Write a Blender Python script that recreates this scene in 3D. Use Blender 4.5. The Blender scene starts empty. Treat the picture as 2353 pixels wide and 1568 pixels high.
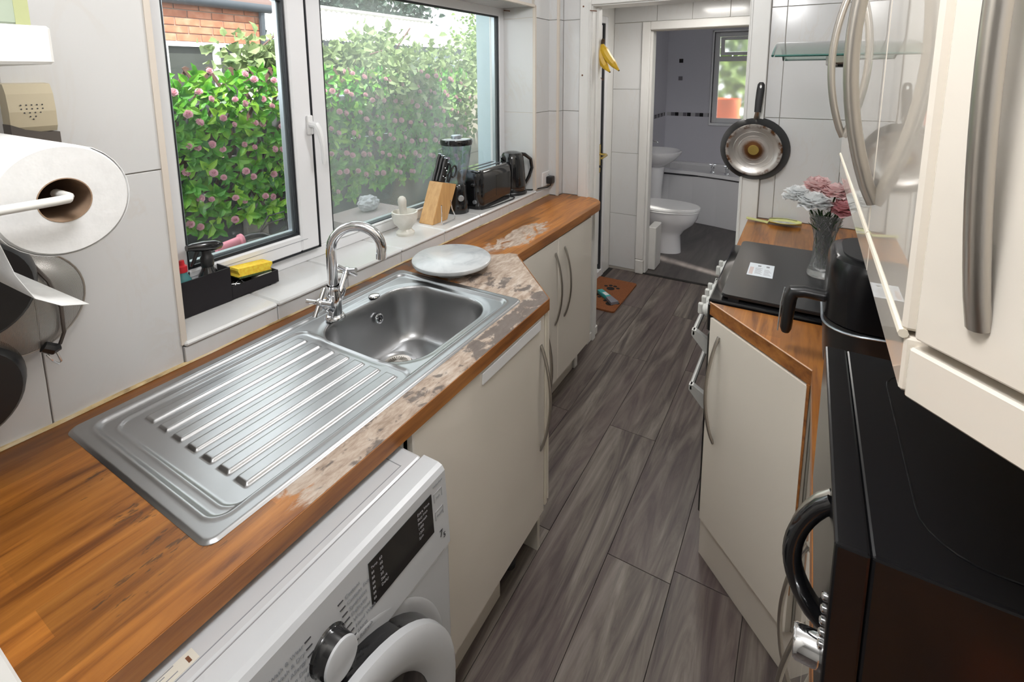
import bpy, bmesh, math, random
from mathutils import Vector, Matrix, noise
random.seed(7)
PI = math.pi
SC = bpy.context.scene
COL = SC.collection

# ------------------------------------------------------------------ camera
IW, IH = 2353.0, 1568.0
F, PX, PY = 1162.539, 1172.957, 347.275
CAM = Vector((1.26178, 0.67234, 1.59346))
YAW, PITCH, ROLL = -0.533435, 0.152631, -0.006621
cd = bpy.data.cameras.new('camera')
cam = bpy.data.objects.new('camera', cd); COL.objects.link(cam)
cd.sensor_fit = 'HORIZONTAL'; cd.sensor_width = 36.0
cd.lens = F / IW * 36.0
cd.shift_x = (IW / 2 - PX) / IW
cd.shift_y = (PY - IH / 2) / IW
cd.clip_start = 0.02; cd.clip_end = 200
_f = Vector((math.sin(YAW) * math.cos(PITCH), math.cos(YAW) * math.cos(PITCH), -math.sin(PITCH)))
_r = Vector((math.cos(YAW), -math.sin(YAW), 0)); _u = _r.cross(_f)
_r2 = _r * math.cos(ROLL) + _u * math.sin(ROLL); _u2 = -_r * math.sin(ROLL) + _u * math.cos(ROLL)
cam.matrix_world = Matrix(((_r2.x, _u2.x, -_f.x, CAM.x), (_r2.y, _u2.y, -_f.y, CAM.y), (_r2.z, _u2.z, -_f.z, CAM.z), (0, 0, 0, 1)))
SC.camera = cam

# ------------------------------------------------------------------ world, sun, lamps, exposure
w = bpy.data.worlds.new('world'); SC.world = w; w.use_nodes = True
bg = w.node_tree.nodes['Background']
bg.inputs[0].default_value = (0.93, 0.97, 1.0, 1); bg.inputs[1].default_value = 2.3
def light(name, kind, loc, energy, color=(1, 1, 1), size=None, rot=None, target=None):
    l = bpy.data.lights.new(name, kind); o = bpy.data.objects.new(name, l); COL.objects.link(o)
    o.location = loc; l.energy = energy; l.color = color
    if kind == 'AREA':
        l.shape = 'RECTANGLE'; l.size, l.size_y = size
    if target is not None:
        o.rotation_euler = (Vector(target) - Vector(loc)).to_track_quat('-Z', 'Y').to_euler()
    return o
sun = light('sun', 'SUN', (3, 1, 6), 7.5, (1.0, 0.96, 0.88), target=(-1.2, 2.2, 0.6)); sun.data.angle = math.radians(3)
lk = light('front_fill_light', 'POINT', (1.06, 0.72, 2.16), 16.5, (0.99, 0.99, 1.0)); lk.data.shadow_soft_size = 0.12  # added fill lamp, unseen above the camera, to brighten the cabinet fronts
lk = light('unseen_kitchen_light_far', 'POINT', (0.86, 2.10, 2.16), 15, (0.99, 0.99, 1.0)); lk.data.shadow_soft_size = 0.10  # unseen ceiling light, made a point to throw more light on vertical fronts
light('lobby_ceiling_light', 'AREA', (0.65, 4.0, 2.075), 5.0, (1.0, 0.97, 0.93), (0.3, 0.3), target=(0.65, 4.0, 0))
SC.view_settings.view_transform = 'Standard'; SC.view_settings.look = 'None'
SC.view_settings.exposure = 0.48; SC.view_settings.gamma = 1.0
SC.view_settings.use_curve_mapping = False
try:
    SC.cycles.use_denoising = True
    SC.cycles.max_bounces = 10; SC.cycles.transparent_max_bounces = 16
    SC.cycles.sample_clamp_indirect = 4.0
    SC.cycles.caustics_reflective = False; SC.cycles.caustics_refractive = False
except Exception:
    pass

# ------------------------------------------------------------------ materials
M = {}
def newmat(name):
    m = bpy.data.materials.new(name); m.use_nodes = True; M[name] = m
    nt = m.node_tree; b = nt.nodes['Principled BSDF']
    return m, nt, b
def mat(name, col, rough=0.5, metal=0.0, spec=0.5, coat=0.0, trans=0.0, sheen=0.0, emit=None, es=0):
    m, nt, b = newmat(name)
    b.inputs['Base Color'].default_value = (*col, 1); b.inputs['Roughness'].default_value = rough
    b.inputs['Metallic'].default_value = metal; b.inputs['Specular IOR Level'].default_value = spec
    b.inputs['Coat Weight'].default_value = coat; b.inputs['Coat Roughness'].default_value = 0.05
    b.inputs['Transmission Weight'].default_value = trans
    if emit:
        b.inputs['Emission Color'].default_value = (*emit, 1); b.inputs['Emission Strength'].default_value = es
    return m
class N:
    """tiny node helper"""
    def __init__(s, nt): s.nt = nt
    def new(s, t, **k):
        n = s.nt.nodes.new(t)
        for a, v in k.items(): setattr(n, a, v)
        return n
    def link(s, a, b): s.nt.links.new(a, b)
    def val(s, sock, v):
        if hasattr(v, 'is_linked') or isinstance(v, bpy.types.NodeSocket): s.nt.links.new(v, sock)
        else: sock.default_value = v
    def math(s, op, a, b=0.0, c=0.0, clamp=False):
        n = s.new('ShaderNodeMath', operation=op); n.use_clamp = clamp
        s.val(n.inputs[0], a); s.val(n.inputs[1], b); s.val(n.inputs[2], c); return n.outputs[0]
    def obj(s):
        return s.new('ShaderNodeTexCoord').outputs['Object']
    def rnd(s):
        return s.new('ShaderNodeObjectInfo').outputs['Random']
    def mapping(s, v, loc=(0, 0, 0), rot=(0, 0, 0), scale=(1, 1, 1)):
        n = s.new('ShaderNodeMapping'); s.link(v, n.inputs[0])
        n.inputs[1].default_value = loc; n.inputs[2].default_value = rot; n.inputs[3].default_value = scale
        return n.outputs[0]
    def shift(s, v, r, k=37.0):
        c = s.new('ShaderNodeCombineXYZ'); a = s.math('MULTIPLY', r, k); s.link(a, c.inputs[0]); s.link(a, c.inputs[1]); s.link(a, c.inputs[2])
        n = s.new('ShaderNodeVectorMath', operation='ADD'); s.link(v, n.inputs[0]); s.link(c.outputs[0], n.inputs[1]); return n.outputs[0]
    def noise(s, v, scale=5, detail=3, rough=0.55, dist=0.0):
        n = s.new('ShaderNodeTexNoise'); s.link(v, n.inputs['Vector'])
        n.inputs['Scale'].default_value = scale; n.inputs['Detail'].default_value = detail
        n.inputs['Roughness'].default_value = rough; n.inputs['Distortion'].default_value = dist
        return n.outputs['Fac']
    def ramp(s, f, stops):
        n = s.new('ShaderNodeValToRGB'); s.link(f, n.inputs[0]); e = n.color_ramp.elements
        while len(e) < len(stops): e.new(0.5)
        for i, (p, c) in enumerate(stops):
            e[i].position = p; e[i].color = (*c, 1) if len(c) == 3 else c
        return n.outputs['Color']
    def mix(s, f, a, b, mode='MIX'):
        n = s.new('ShaderNodeMix', data_type='RGBA', blend_type=mode)
        s.val(n.inputs[0], f)
        for i, x in ((6, a), (7, b)):
            if isinstance(x, tuple): n.inputs[i].default_value = (*x, 1)
            else: s.link(x, n.inputs[i])
        return n.outputs[2]
    def step(s, x, a, b):
        n = s.new('ShaderNodeMapRange', interpolation_type='SMOOTHSTEP'); s.val(n.inputs[0], x)
        n.inputs[1].default_value = a; n.inputs[2].default_value = b; return n.outputs[0]
    def xyz(s, v):
        n = s.new('ShaderNodeSeparateXYZ'); s.link(v, n.inputs[0]); return n.outputs
    def bump(s, h, strength=0.2, dist=0.01):
        n = s.new('ShaderNodeBump'); n.inputs['Strength'].default_value = strength; n.inputs['Distance'].default_value = dist
        s.link(h, n.inputs['Height']); return n.outputs[0]

def noisy(name, stops, scale=(6, 6, 6), detail=4, rough=0.5, metal=0, bump=0.0, dist=0.0, spec=0.5, nscale=1.0, coat=0.0):
    m, nt, b = newmat(name); n = N(nt)
    v = n.shift(n.mapping(n.obj(), scale=scale), n.rnd())
    f = n.noise(v, nscale, detail, 0.6, dist)
    n.link(n.ramp(f, stops), b.inputs['Base Color'])
    b.inputs['Roughness'].default_value = rough; b.inputs['Metallic'].default_value = metal
    b.inputs['Specular IOR Level'].default_value = spec; b.inputs['Coat Weight'].default_value = coat
    if bump: n.link(n.bump(f, bump, 0.004), b.inputs['Normal'])
    return m

# glazed wall tile, off-white with faint veins
def tilemat(name, base, vein, rough=0.14, k=1.0):
    m, nt, b = newmat(name); n = N(nt)
    v = n.shift(n.obj(), n.rnd(), 11)
    f = n.noise(n.mapping(v, rot=(0.4, 0.9, 0.3), scale=(5, 5, 1.7)), 1.2, 5, 0.62, 1.6)
    d = n.math('ABSOLUTE', n.math('SUBTRACT', f, 0.5)); veins = n.math('SUBTRACT', 1.0, n.step(d, 0.0, 0.045))
    g = n.noise(v, 3, 2)
    amt = n.math('MULTIPLY', veins, n.math('MULTIPLY', n.step(g, 0.4, 0.7), 0.26 * k))
    c = n.mix(n.math('MULTIPLY', g, 0.35), base, tuple(x * 0.93 for x in base))
    n.link(n.mix(amt, c, vein), b.inputs['Base Color']); b.inputs['Roughness'].default_value = rough
    return m
tilemat('tile', (0.69, 0.69, 0.685), (0.62, 0.56, 0.49))
tilemat('bath_tile', (0.62, 0.61, 0.66), (0.54, 0.53, 0.58), 0.25, 0.4)
mat('grout', (0.60, 0.56, 0.50), 0.9)
mat('trim', (0.70, 0.63, 0.55), 0.4)
noisy('paint_white', [(0.35, (0.74, 0.73, 0.70)), (0.62, (0.80, 0.79, 0.765))], (5, 5, 2), rough=0.38)
noisy('worn_paint', [(0.3, (0.30, 0.27, 0.22)), (0.42, (0.70, 0.68, 0.64)), (0.7, (0.77, 0.76, 0.73))], (20, 20, 9), rough=0.45)
mat('upvc', (0.80, 0.80, 0.81), 0.25)
mat('gasket', (0.012, 0.014, 0.018), 0.45)
mat('spacer', (0.50, 0.55, 0.60), 0.35, 0.8)
mat('ceiling', (0.80, 0.79, 0.77), 0.8)
mat('plaster', (0.72, 0.70, 0.66), 0.8)
def cabmat(name, col, rough):
    m, nt, b = newmat(name); n = N(nt)
    f = n.noise(n.shift(n.obj(), n.rnd()), 2.5, 3)
    n.link(n.mix(f, col, tuple(x * 0.94 for x in col)), b.inputs['Base Color'])
    b.inputs['Roughness'].default_value = rough; b.inputs['Coat Weight'].default_value = 1.0; b.inputs['Coat Roughness'].default_value = 0.015; b.inputs['Coat IOR'].default_value = 1.6
    return m
cabmat('cream_gloss', (0.86, 0.795, 0.70), 0.3)
mat('cream_edge', (0.70, 0.64, 0.53), 0.4)
mat('carcass', (0.66, 0.62, 0.54), 0.5)
mat('steel_brushed', (0.50, 0.47, 0.43), 0.30, 1.0)
mat('chrome', (0.78, 0.79, 0.81), 0.07, 1.0)
mat('black_gloss', (0.010, 0.010, 0.011), 0.10, 0, 0.5, 0.5)
mat('black_satin', (0.014, 0.014, 0.015), 0.32)
mat('black_matte', (0.018, 0.017, 0.018), 0.6)
mat('caddy_black', (0.012, 0.010, 0.012), 0.5, spec=0.3)
mat('white_plastic', (0.80, 0.80, 0.80), 0.3)
mat('appliance_white', (0.54, 0.55, 0.565), 0.25, coat=0.2)
mat('ceramic', (0.80, 0.79, 0.80), 0.08)
mat('acrylic', (0.74, 0.73, 0.74), 0.15)
mat('grey_print', (0.25, 0.26, 0.28), 0.5)
mat('dark_print', (0.03, 0.03, 0.035), 0.5)
mat('pale_print', (0.34, 0.33, 0.34), 0.5)
mat('brass', (0.62, 0.45, 0.13), 0.25, 1.0)
mat('rust', (0.16, 0.06, 0.025), 0.8)
mat('knob_grey', (0.60, 0.60, 0.57), 0.35)
mat('handle_grey', (0.50, 0.50, 0.48), 0.35, 0.2)

def thin_glass(name, tint=(1, 1, 1), film=0.0, filmcol=(0.8, 0.85, 0.83), boost=1.0):
    m, nt, b = newmat(name); n = N(nt); nt.nodes.remove(b)
    out = nt.nodes['Material Output']
    tr = n.new('ShaderNodeBsdfTransparent'); tr.inputs[0].default_value = (*tint, 1)
    gl = n.new('ShaderNodeBsdfGlossy'); gl.inputs['Roughness'].default_value = 0.02
    lw = n.new('ShaderNodeLayerWeight'); lw.inputs[0].default_value = 0.5
    fr = n.math('ADD', 0.035, n.math('MULTIPLY', n.math('POWER', lw.outputs['Facing'], 5.0), 0.9))
    mx = n.new('ShaderNodeMixShader'); n.link(n.math('MULTIPLY', fr, boost, clamp=True), mx.inputs[0])
    n.link(tr.outputs[0], mx.inputs[1]); n.link(gl.outputs[0], mx.inputs[2]); last = mx.outputs[0]
    if film:
        df = n.new('ShaderNodeBsdfTranslucent'); df.inputs[0].default_value = (*filmcol, 1)
        d2 = n.new('ShaderNodeBsdfDiffuse'); d2.inputs[0].default_value = (*filmcol, 1)
        dd = n.new('ShaderNodeMixShader'); dd.inputs[0].default_value = 0.5; n.link(df.outputs[0], dd.inputs[1]); n.link(d2.outputs[0], dd.inputs[2])
        v = n.obj(); f = n.noise(n.mapping(v, scale=(1, 1.6, 0.9)), 1.8, 4, 0.6, 0.6)
        f2 = n.noise(v, 26, 3, 0.6)
        a = n.math('MULTIPLY', n.math('ADD', n.math('ADD', 0.45, n.math('MULTIPLY', n.step(f, 0.25, 0.75), 0.7)), n.math('MULTIPLY', n.step(f2, 0.62, 0.8), 0.5)), film, clamp=True)
        m2 = n.new('ShaderNodeMixShader'); n.link(a, m2.inputs[0]); n.link(last, m2.inputs[1]); n.link(dd.outputs[0], m2.inputs[2]); last = m2.outputs[0]
    n.link(last, out.inputs[0]); return m
thin_glass('window_glass', (0.97, 0.985, 0.98), 0.015)
thin_glass('dirty_glass', (0.95, 0.975, 0.97), 0.17, (0.80, 0.86, 0.83))
thin_glass('clear_glass', (0.90, 0.92, 0.95), 0.0, boost=1.6)
thin_glass('shelf_glass', (0.80, 0.88, 0.84), 0.0, boost=1.3)
mat('glass_edge', (0.03, 0.10, 0.085), 0.1)
mat('cut_glass', (0.86, 0.88, 0.88), 0.04, trans=0.85)
def frosted():
    m, nt, b = newmat('frosted_glass'); n = N(nt); nt.nodes.remove(b)
    rf = n.new('ShaderNodeBsdfRefraction'); rf.inputs['Roughness'].default_value = 0.30; rf.inputs['IOR'].default_value = 1.12
    tl = n.new('ShaderNodeBsdfTranslucent'); tl.inputs[0].default_value = (0.9, 0.92, 0.92, 1)
    mx = n.new('ShaderNodeMixShader'); mx.inputs[0].default_value = 0.12
    n.link(rf.outputs[0], mx.inputs[1]); n.link(tl.outputs[0], mx.inputs[2]); n.link(mx.outputs[0], nt.nodes['Material Output'].inputs[0])
frosted()

# brushed stainless sink
def sinkmat():
    m, nt, b = newmat('sink_steel'); n = N(nt)
    v = n.obj(); f = n.noise(n.mapping(v, scale=(260, 6, 60)), 1, 3); g = n.noise(v, 7, 4)
    b.inputs['Metallic'].default_value = 1.0
    n.link(n.mix(g, (0.46, 0.465, 0.475), (0.37, 0.37, 0.37)), b.inputs['Base Color'])
    n.link(n.math('ADD', 0.28, n.math('MULTIPLY', g, 0.12)), b.inputs['Roughness'])
    n.link(n.bump(f, 0.05, 0.001), b.inputs['Normal'])
sinkmat()

# oak block worktop: grain, staves, stains and peeled varnish
def woodmat(name, worn):
    m, nt, b = newmat(name); n = N(nt); v = n.new('ShaderNodeNewGeometry').outputs['Position']; x, y, z = n.xyz(v)
    br = n.new('ShaderNodeTexBrick'); br.offset = 0.37; br.squash = 1.0
    sw = n.new('ShaderNodeCombineXYZ'); n.link(y, sw.inputs[0]); n.link(x, sw.inputs[1]); n.link(sw.outputs[0], br.inputs['Vector'])
    br.inputs['Scale'].default_value = 1.0; br.inputs['Brick Width'].default_value = 0.42; br.inputs['Row Height'].default_value = 0.062
    br.inputs['Mortar Size'].default_value = 0.0; br.inputs['Color1'].default_value = (0.72, 0.72, 0.72, 1); br.inputs['Color2'].default_value = (1.18, 1.12, 1.05, 1)
    g = n.noise(n.mapping(v, scale=(42, 3.2, 42)), 1, 5, 0.62, 0.8)
    g2 = n.noise(n.mapping(v, scale=(10, 1.5, 10)), 1, 3, 0.5, 1.2)
    base = n.ramp(g, [(0.28, (0.16, 0.052, 0.010)), (0.46, (0.34, 0.125, 0.022)), (0.62, (0.44, 0.175, 0.032)), (0.8, (0.53, 0.235, 0.06))])
    base = n.mix(1.0, base, br.outputs['Color'], 'MULTIPLY')
    base = n.mix(n.math('MULTIPLY', n.step(g2, 0.5, 0.8), 0.5), base, (0.20, 0.065, 0.014))
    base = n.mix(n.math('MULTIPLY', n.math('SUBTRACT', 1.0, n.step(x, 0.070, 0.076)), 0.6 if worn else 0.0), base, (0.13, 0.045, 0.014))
    col = base
    if worn:
        nz = n.noise(n.mapping(v, scale=(13, 7, 1)), 1, 6, 0.68, 0.9)
        nf = n.noise(n.mapping(v, scale=(55, 16, 1)), 1, 5, 0.7, 0.3)
        # peeled along the front edge, growing towards the tap end
        strip = n.math('MULTIPLY', n.step(x, 0.520, 0.545), n.math('MULTIPLY', n.step(y, 1.00, 1.24), n.math('SUBTRACT', 1.0, n.step(y, 2.05, 2.15))))
        def blob(cx, cy, rx, ry, soft=0.5):
            dx = n.math('DIVIDE', n.math('SUBTRACT', x, cx), rx); dy = n.math('DIVIDE', n.math('SUBTRACT', y, cy), ry)
            d = n.math('SQRT', n.math('ADD', n.math('MULTIPLY', dx, dx), n.math('MULTIPLY', dy, dy)))
            return n.math('SUBTRACT', 1.0, n.step(d, soft, 1.25))
        peel = n.math('MAXIMUM', n.math('MAXIMUM', strip, blob(0.45, 2.12, 0.30, 0.22, 0.65)), n.math('MULTIPLY', blob(0.23, 2.50, 0.12, 0.40, 0.3), 0.68))
        pm = n.step(n.math('ADD', peel, n.math('MULTIPLY', n.math('SUBTRACT', nz, 0.5), 1.35)), 0.50, 0.66)
        pale = n.ramp(nf, [(0.32, (0.26, 0.185, 0.135)), (0.5, (0.43, 0.335, 0.265)), (0.7, (0.58, 0.50, 0.43))])
        col = n.mix(pm, base, pale)
        # grey-black mould
        dk = n.math('MAXIMUM', n.math('MULTIPLY', n.math('MULTIPLY', n.step(x, 0.53, 0.56), n.step(y, 1.45, 1.72)), n.math('SUBTRACT', 1.0, n.step(y, 1.98, 2.12))), n.math('MULTIPLY', strip, 0.50))
        dk = n.math('MAXIMUM', dk, n.math('MULTIPLY', blob(0.36, 2.04, 0.24, 0.08, 0.4), 0.72))
        dk = n.math('MAXIMUM', dk, n.math('MULTIPLY', blob(0.02, 1.9, 0.035, 0.35, 0.7), 0.75))
        ns = n.noise(n.mapping(v, loc=(3, 1, 0), scale=(34, 22, 1)), 1, 4, 0.6, 0.4)
        dm = n.step(n.math('ADD', n.math('MULTIPLY', dk, 0.42), ns), 0.74, 0.86)
        col = n.mix(n.math('MULTIPLY', dm, 0.85), col, (0.10, 0.082, 0.075))
        # burn and scratch marks on the near half
        sp = n.noise(n.mapping(v, loc=(9, 4, 0), scale=(62, 17, 1)), 1, 4, 0.7, 0.3)
        reg = n.math('MAXIMUM', blob(0.50, 1.0, 0.07, 0.20, 0.4), n.math('MAXIMUM', blob(0.38, 0.98, 0.05, 0.05, 0.5), n.math('MULTIPLY', blob(0.22, 0.98, 0.08, 0.08, 0.4), 0.8)))
        sm = n.step(n.math('ADD', n.math('MULTIPLY', reg, 0.24), sp), 0.76, 0.84)
        col = n.mix(n.math('MULTIPLY', sm, 0.75), col, (0.055, 0.030, 0.016))
        n.link(n.math('ADD', 0.33, n.math('MULTIPLY', pm, 0.35)), b.inputs['Roughness'])
    else:
        b.inputs['Roughness'].default_value = 0.30
    n.link(col, b.inputs['Base Color'])
    n.link(n.bump(g, 0.12, 0.002), b.inputs['Normal'])
woodmat('worktop_worn', True); woodmat('worktop_oak', False)
noisy('edge_oak', [(0.3, (0.15, 0.050, 0.013)), (0.5, (0.30, 0.110, 0.025)), (0.75, (0.44, 0.18, 0.042))], (40, 4, 40), 4, 0.35, bump=0.1)
noisy('block_wood', [(0.3, (0.52, 0.28, 0.10)), (0.7, (0.66, 0.39, 0.16))], (60, 60, 6), 3, 0.4)
def floormat():
    m, nt, b = newmat('floor_plank'); n = N(nt)
    v = n.shift(n.obj(), n.rnd(), 23)
    g = n.noise(n.mapping(v, scale=(11, 0.9, 1)), 1.0, 6, 0.62, 2.4)
    f = n.noise(n.mapping(v, scale=(120, 4, 1)), 1.0, 4, 0.6, 0.3)
    h = n.noise(n.mapping(v, loc=(5, 5, 5), scale=(4, 0.9, 1)), 1.0, 3, 0.5, 0.6)
    c = n.ramp(g, [(0.28, (0.028, 0.020, 0.021)), (0.42, (0.085, 0.066, 0.060)), (0.56, (0.165, 0.140, 0.118)), (0.74, (0.27, 0.240, 0.212))])
    c = n.mix(n.step(h, 0.35, 0.7), c, n.mix(0.5, c, (0.095, 0.062, 0.066)))
    c = n.mix(n.math('MULTIPLY', n.step(f, 0.5, 0.75), 0.35), c, (0.055, 0.045, 0.042))
    n.link(c, b.inputs['Base Color']); b.inputs['Roughness'].default_value = 0.42
    n.link(n.bump(f, 0.08, 0.002), b.inputs['Normal'])
floormat()
mat('floor_gap', (0.02, 0.018, 0.017), 0.9)
noisy('marble', [(0.3, (0.46, 0.48, 0.50)), (0.5, (0.58, 0.60, 0.61)), (0.75, (0.64, 0.655, 0.66))], (9, 9, 9), 5, 0.22, dist=1.5)
noisy('mortar_stone', [(0.3, (0.60, 0.57, 0.50)), (0.7, (0.74, 0.72, 0.66))], (14, 14, 14), 4, 0.3, dist=1.0)
# ------------------------------------------------------------------ mesh helpers
def BM(): return bmesh.new()
def bx(bm, x0, x1, y0, y1, z0, z1, bev=0.0, seg=1):
    r = bmesh.ops.create_cube(bm, size=1.0)
    for v in r['verts']:
        v.co = Vector(((x0 + x1) / 2 + v.co.x * (x1 - x0), (y0 + y1) / 2 + v.co.y * (y1 - y0), (z0 + z1) / 2 + v.co.z * (z1 - z0)))
    if bev > 0:
        es = set()
        for v in r['verts']: es.update(v.link_edges)
        bmesh.ops.bevel(bm, geom=list(es), offset=bev, segments=seg, profile=0.5, affect='EDGES', clamp_overlap=True)
    return bm
def prism(bm, poly, z0, z1, axis='z'):
    def P(a, b, c):
        return {'z': (a, b, c), 'x': (c, a, b), 'y': (a, c, b)}[axis]
    lo = [bm.verts.new(P(a, b, z0)) for a, b in poly]; hi = [bm.verts.new(P(a, b, z1)) for a, b in poly]
    n = len(poly)
    bm.faces.new(lo[::-1]); bm.faces.new(hi)
    for i in range(n): bm.faces.new((lo[i], lo[(i + 1) % n], hi[(i + 1) % n], hi[i]))
    bmesh.ops.recalc_face_normals(bm, faces=bm.faces)
    return bm
def frames(pts):
    pts = [Vector(p) for p in pts]; out = []
    t = (pts[1] - pts[0]).normalized(); up = Vector((0, 0, 1)) if abs(t.z) < 0.9 else Vector((1, 0, 0))
    a = t.cross(up).normalized()
    for i, p in enumerate(pts):
        t = (pts[min(i + 1, len(pts) - 1)] - pts[max(i - 1, 0)]).normalized()
        a = (a - t * a.dot(t)).normalized(); out.append((p, a, t.cross(a)))
    return out
def tube(bm, pts, r, seg=10, cap=True, flat=1.0):
    rings = []
    n = len(pts); rr = r if isinstance(r, (list, tuple)) else [r] * n
    for (p, a, b), q in zip(frames(pts), rr):
        rings.append([bm.verts.new(p + a * (math.cos(2 * PI * k / seg) * q) + b * (math.sin(2 * PI * k / seg) * q * flat)) for k in range(seg)])
    for A, B in zip(rings, rings[1:]):
        for k in range(seg): bm.faces.new((A[k], A[(k + 1) % seg], B[(k + 1) % seg], B[k]))
    if cap:
        bm.faces.new(rings[0][::-1]); bm.faces.new(rings[-1])
    bmesh.ops.recalc_face_normals(bm, faces=bm.faces)
    return bm
def lathe(bm, prof, c=(0, 0, 0), seg=24, mtx=None, ang=2 * PI):
    rings = []
    for r, z in prof:
        if r < 1e-6: rings.append([bm.verts.new((c[0], c[1], c[2] + z))])
        else: rings.append([bm.verts.new((c[0] + r * math.cos(2 * PI * k / seg), c[1] + r * math.sin(2 * PI * k / seg), c[2] + z)) for k in range(seg)])
    for A, B in zip(rings, rings[1:]):
        for k in range(seg):
            q = [A[k % len(A)], A[(k + 1) % len(A)], B[(k + 1) % len(B)], B[k % len(B)]]
            q = [v for i, v in enumerate(q) if v not in q[:i]]
            if len(q) > 2:
                try: bm.faces.new(q)
                except ValueError: pass
    vs = [v for R in rings for v in R]
    if mtx is not None: bmesh.ops.transform(bm, matrix=mtx, verts=vs)
    bmesh.ops.recalc_face_normals(bm, faces=bm.faces)
    return bm
def loft(bm, rings, cap=True):
    R = [[bm.verts.new(p) for p in r] for r in rings]
    for A, B in zip(R, R[1:]):
        n = len(A)
        for k in range(n): bm.faces.new((A[k], A[(k + 1) % n], B[(k + 1) % n], B[k]))
    if cap: bm.faces.new(R[0][::-1]); bm.faces.new(R[-1])
    bmesh.ops.recalc_face_normals(bm, faces=bm.faces)
    return bm
def rrect(cx, cy, hx, hy, r, seg=6):
    out = []
    for sx, sy, a0 in ((1, 1, 0), (-1, 1, PI / 2), (-1, -1, PI), (1, -1, 3 * PI / 2)):
        for k in range(seg + 1):
            a = a0 + PI / 2 * k / seg
            out.append((cx + sx * (hx - r) + r * math.cos(a), cy + sy * (hy - r) + r * math.sin(a)))
    return out
def axis_mtx(origin, direction):
    return Matrix.Translation(Vector(origin)) @ Vector((0, 0, 1)).rotation_difference(Vector(direction).normalized()).to_matrix().to_4x4()

def wmat(o):
    m = Matrix.Identity(4)
    while o is not None:
        m = o.matrix_basis @ m; o = o.parent
    return m
def obj(name, bm, m, parent=None, smooth=False, angle=40):
    """bm is in world coordinates; it is moved into the parent's space"""
    if parent is not None: bmesh.ops.transform(bm, matrix=wmat(parent).inverted(), verts=bm.verts)
    me = bpy.data.meshes.new(name); bm.to_mesh(me); bm.free()
    me.materials.append(M[m] if isinstance(m, str) else m)
    if smooth:
        me.polygons.foreach_set('use_smooth', [True] * len(me.polygons))
        me.set_sharp_from_angle(angle=math.radians(angle))
    o = bpy.data.objects.new(name, me); COL.objects.link(o); o.parent = parent
    return o
def tag(o, label, cat, group=None, kind=None):
    o['label'] = label; o['category'] = cat
    if group: o['group'] = group
    if kind: o['kind'] = kind
    return o
def thing(name, label, cat, loc, rotz=0.0, group=None):
    o = bpy.data.objects.new(name, None); COL.objects.link(o); o.empty_display_size = 0.05
    o.location = loc; o.rotation_euler = (0, 0, rotz)
    return tag(o, label, cat, group)
def struct(name, bm, m, **k):
    o = obj(name, bm, m, **k); o['kind'] = 'structure'; return o
def box(x0, x1, y0, y1, z0, z1, bev=0.0, seg=1): return bx(BM(), x0, x1, y0, y1, z0, z1, bev, seg)
_cache = {}
def piece(name, x0, x1, y0, y1, z0, z1, m, parent, bev=0.0012):
    """a small slab that shares its mesh with alike ones"""
    d = (round(x1 - x0, 4), round(y1 - y0, 4), round(z1 - z0, 4)); key = (d, m, bev)
    if key not in _cache:
        b = box(-d[0] / 2, d[0] / 2, -d[1] / 2, d[1] / 2, -d[2] / 2, d[2] / 2, bev)
        me = bpy.data.meshes.new(name); b.to_mesh(me); b.free(); me.materials.append(M[m]); _cache[key] = me
    o = bpy.data.objects.new(name, _cache[key]); COL.objects.link(o); o.parent = parent
    o.location = wmat(parent).inverted() @ Vector(((x0 + x1) / 2, (y0 + y1) / 2, (z0 + z1) / 2))
    return o
def text(name, s, size, mtx, m, parent, align='LEFT', ext=0.0002):
    c = bpy.data.curves.new(name, 'FONT'); c.body = s; c.size = size; c.align_x = align; c.extrude = ext; c.resolution_u = 2
    t = bpy.data.objects.new(name, c); COL.objects.link(t)
    dg = bpy.context.evaluated_depsgraph_get(); me = bpy.data.meshes.new_from_object(t.evaluated_get(dg))
    bpy.data.objects.remove(t); bpy.data.curves.remove(c)
    me.materials.clear(); me.materials.append(M[m]); me.transform((wmat(parent).inverted() if parent else Matrix.Identity(4)) @ mtx)
    o = bpy.data.objects.new(name, me); COL.objects.link(o); o.parent = parent
    return o
def copy_tree(o, parent=None, label=None):
    c = o.copy(); COL.objects.link(c); c.parent = parent
    if label: c['label'] = label
    for ch in list(o.children): copy_tree(ch, c)
    return c
def bow(p0, p1, out, depth, r=0.006, seg=10, n=15, flat=1.0):
    p0, p1, out = Vector(p0), Vector(p1), Vector(out).normalized()
    pts = []
    for i in range(n):
        t = i / (n - 1); s = math.sin(PI * t) ** 0.8
        pts.append(p0.lerp(p1, t) + out * (depth * s))
    return tube(BM(), pts, r, seg, flat=flat)

# ================================================================== THE ROOM
XR, YB, ZT = 1.645, 3.30, 2.34      # right wall, back wall, ceiling
YW0, YW1, ZW0, ZW1 = 1.2476, 3.07, 0.944, 1.94   # window opening
# ---- floor with vinyl planks
fl = struct('floor', box(-0.30, 2.2, -1.3, 4.54, -0.06, -0.004), 'floor_gap')
cols = [(-0.035, 0.17, 0.9), (0.17, 0.375, 0.26), (0.375, 0.58, 0.86), (0.58, 0.787, 0.265), (0.787, 0.993, 0.88), (0.993, 1.2, 0.93), (1.2, 1.405, 0.45), (1.405, 1.645, 0.8)]
for a, b_, j in cols:
    y = j - 2.44
    while y < 4.53:
        y0, y1 = max(y, -1.2), min(y + 1.22, 4.53)
        if y1 - y0 > 0.02: piece('floor_plank', a + 0.0008, b_ - 0.0008, y0 + 0.001, y1 - 0.001, -0.004, 0.0, 'floor_plank', fl, 0.0006)
        y += 1.22
# a lifted plank corner left open joints
struct('ceiling', box(-0.28, 2.2, -1.3, 3.42, ZT, ZT + 0.1), 'ceiling')
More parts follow.
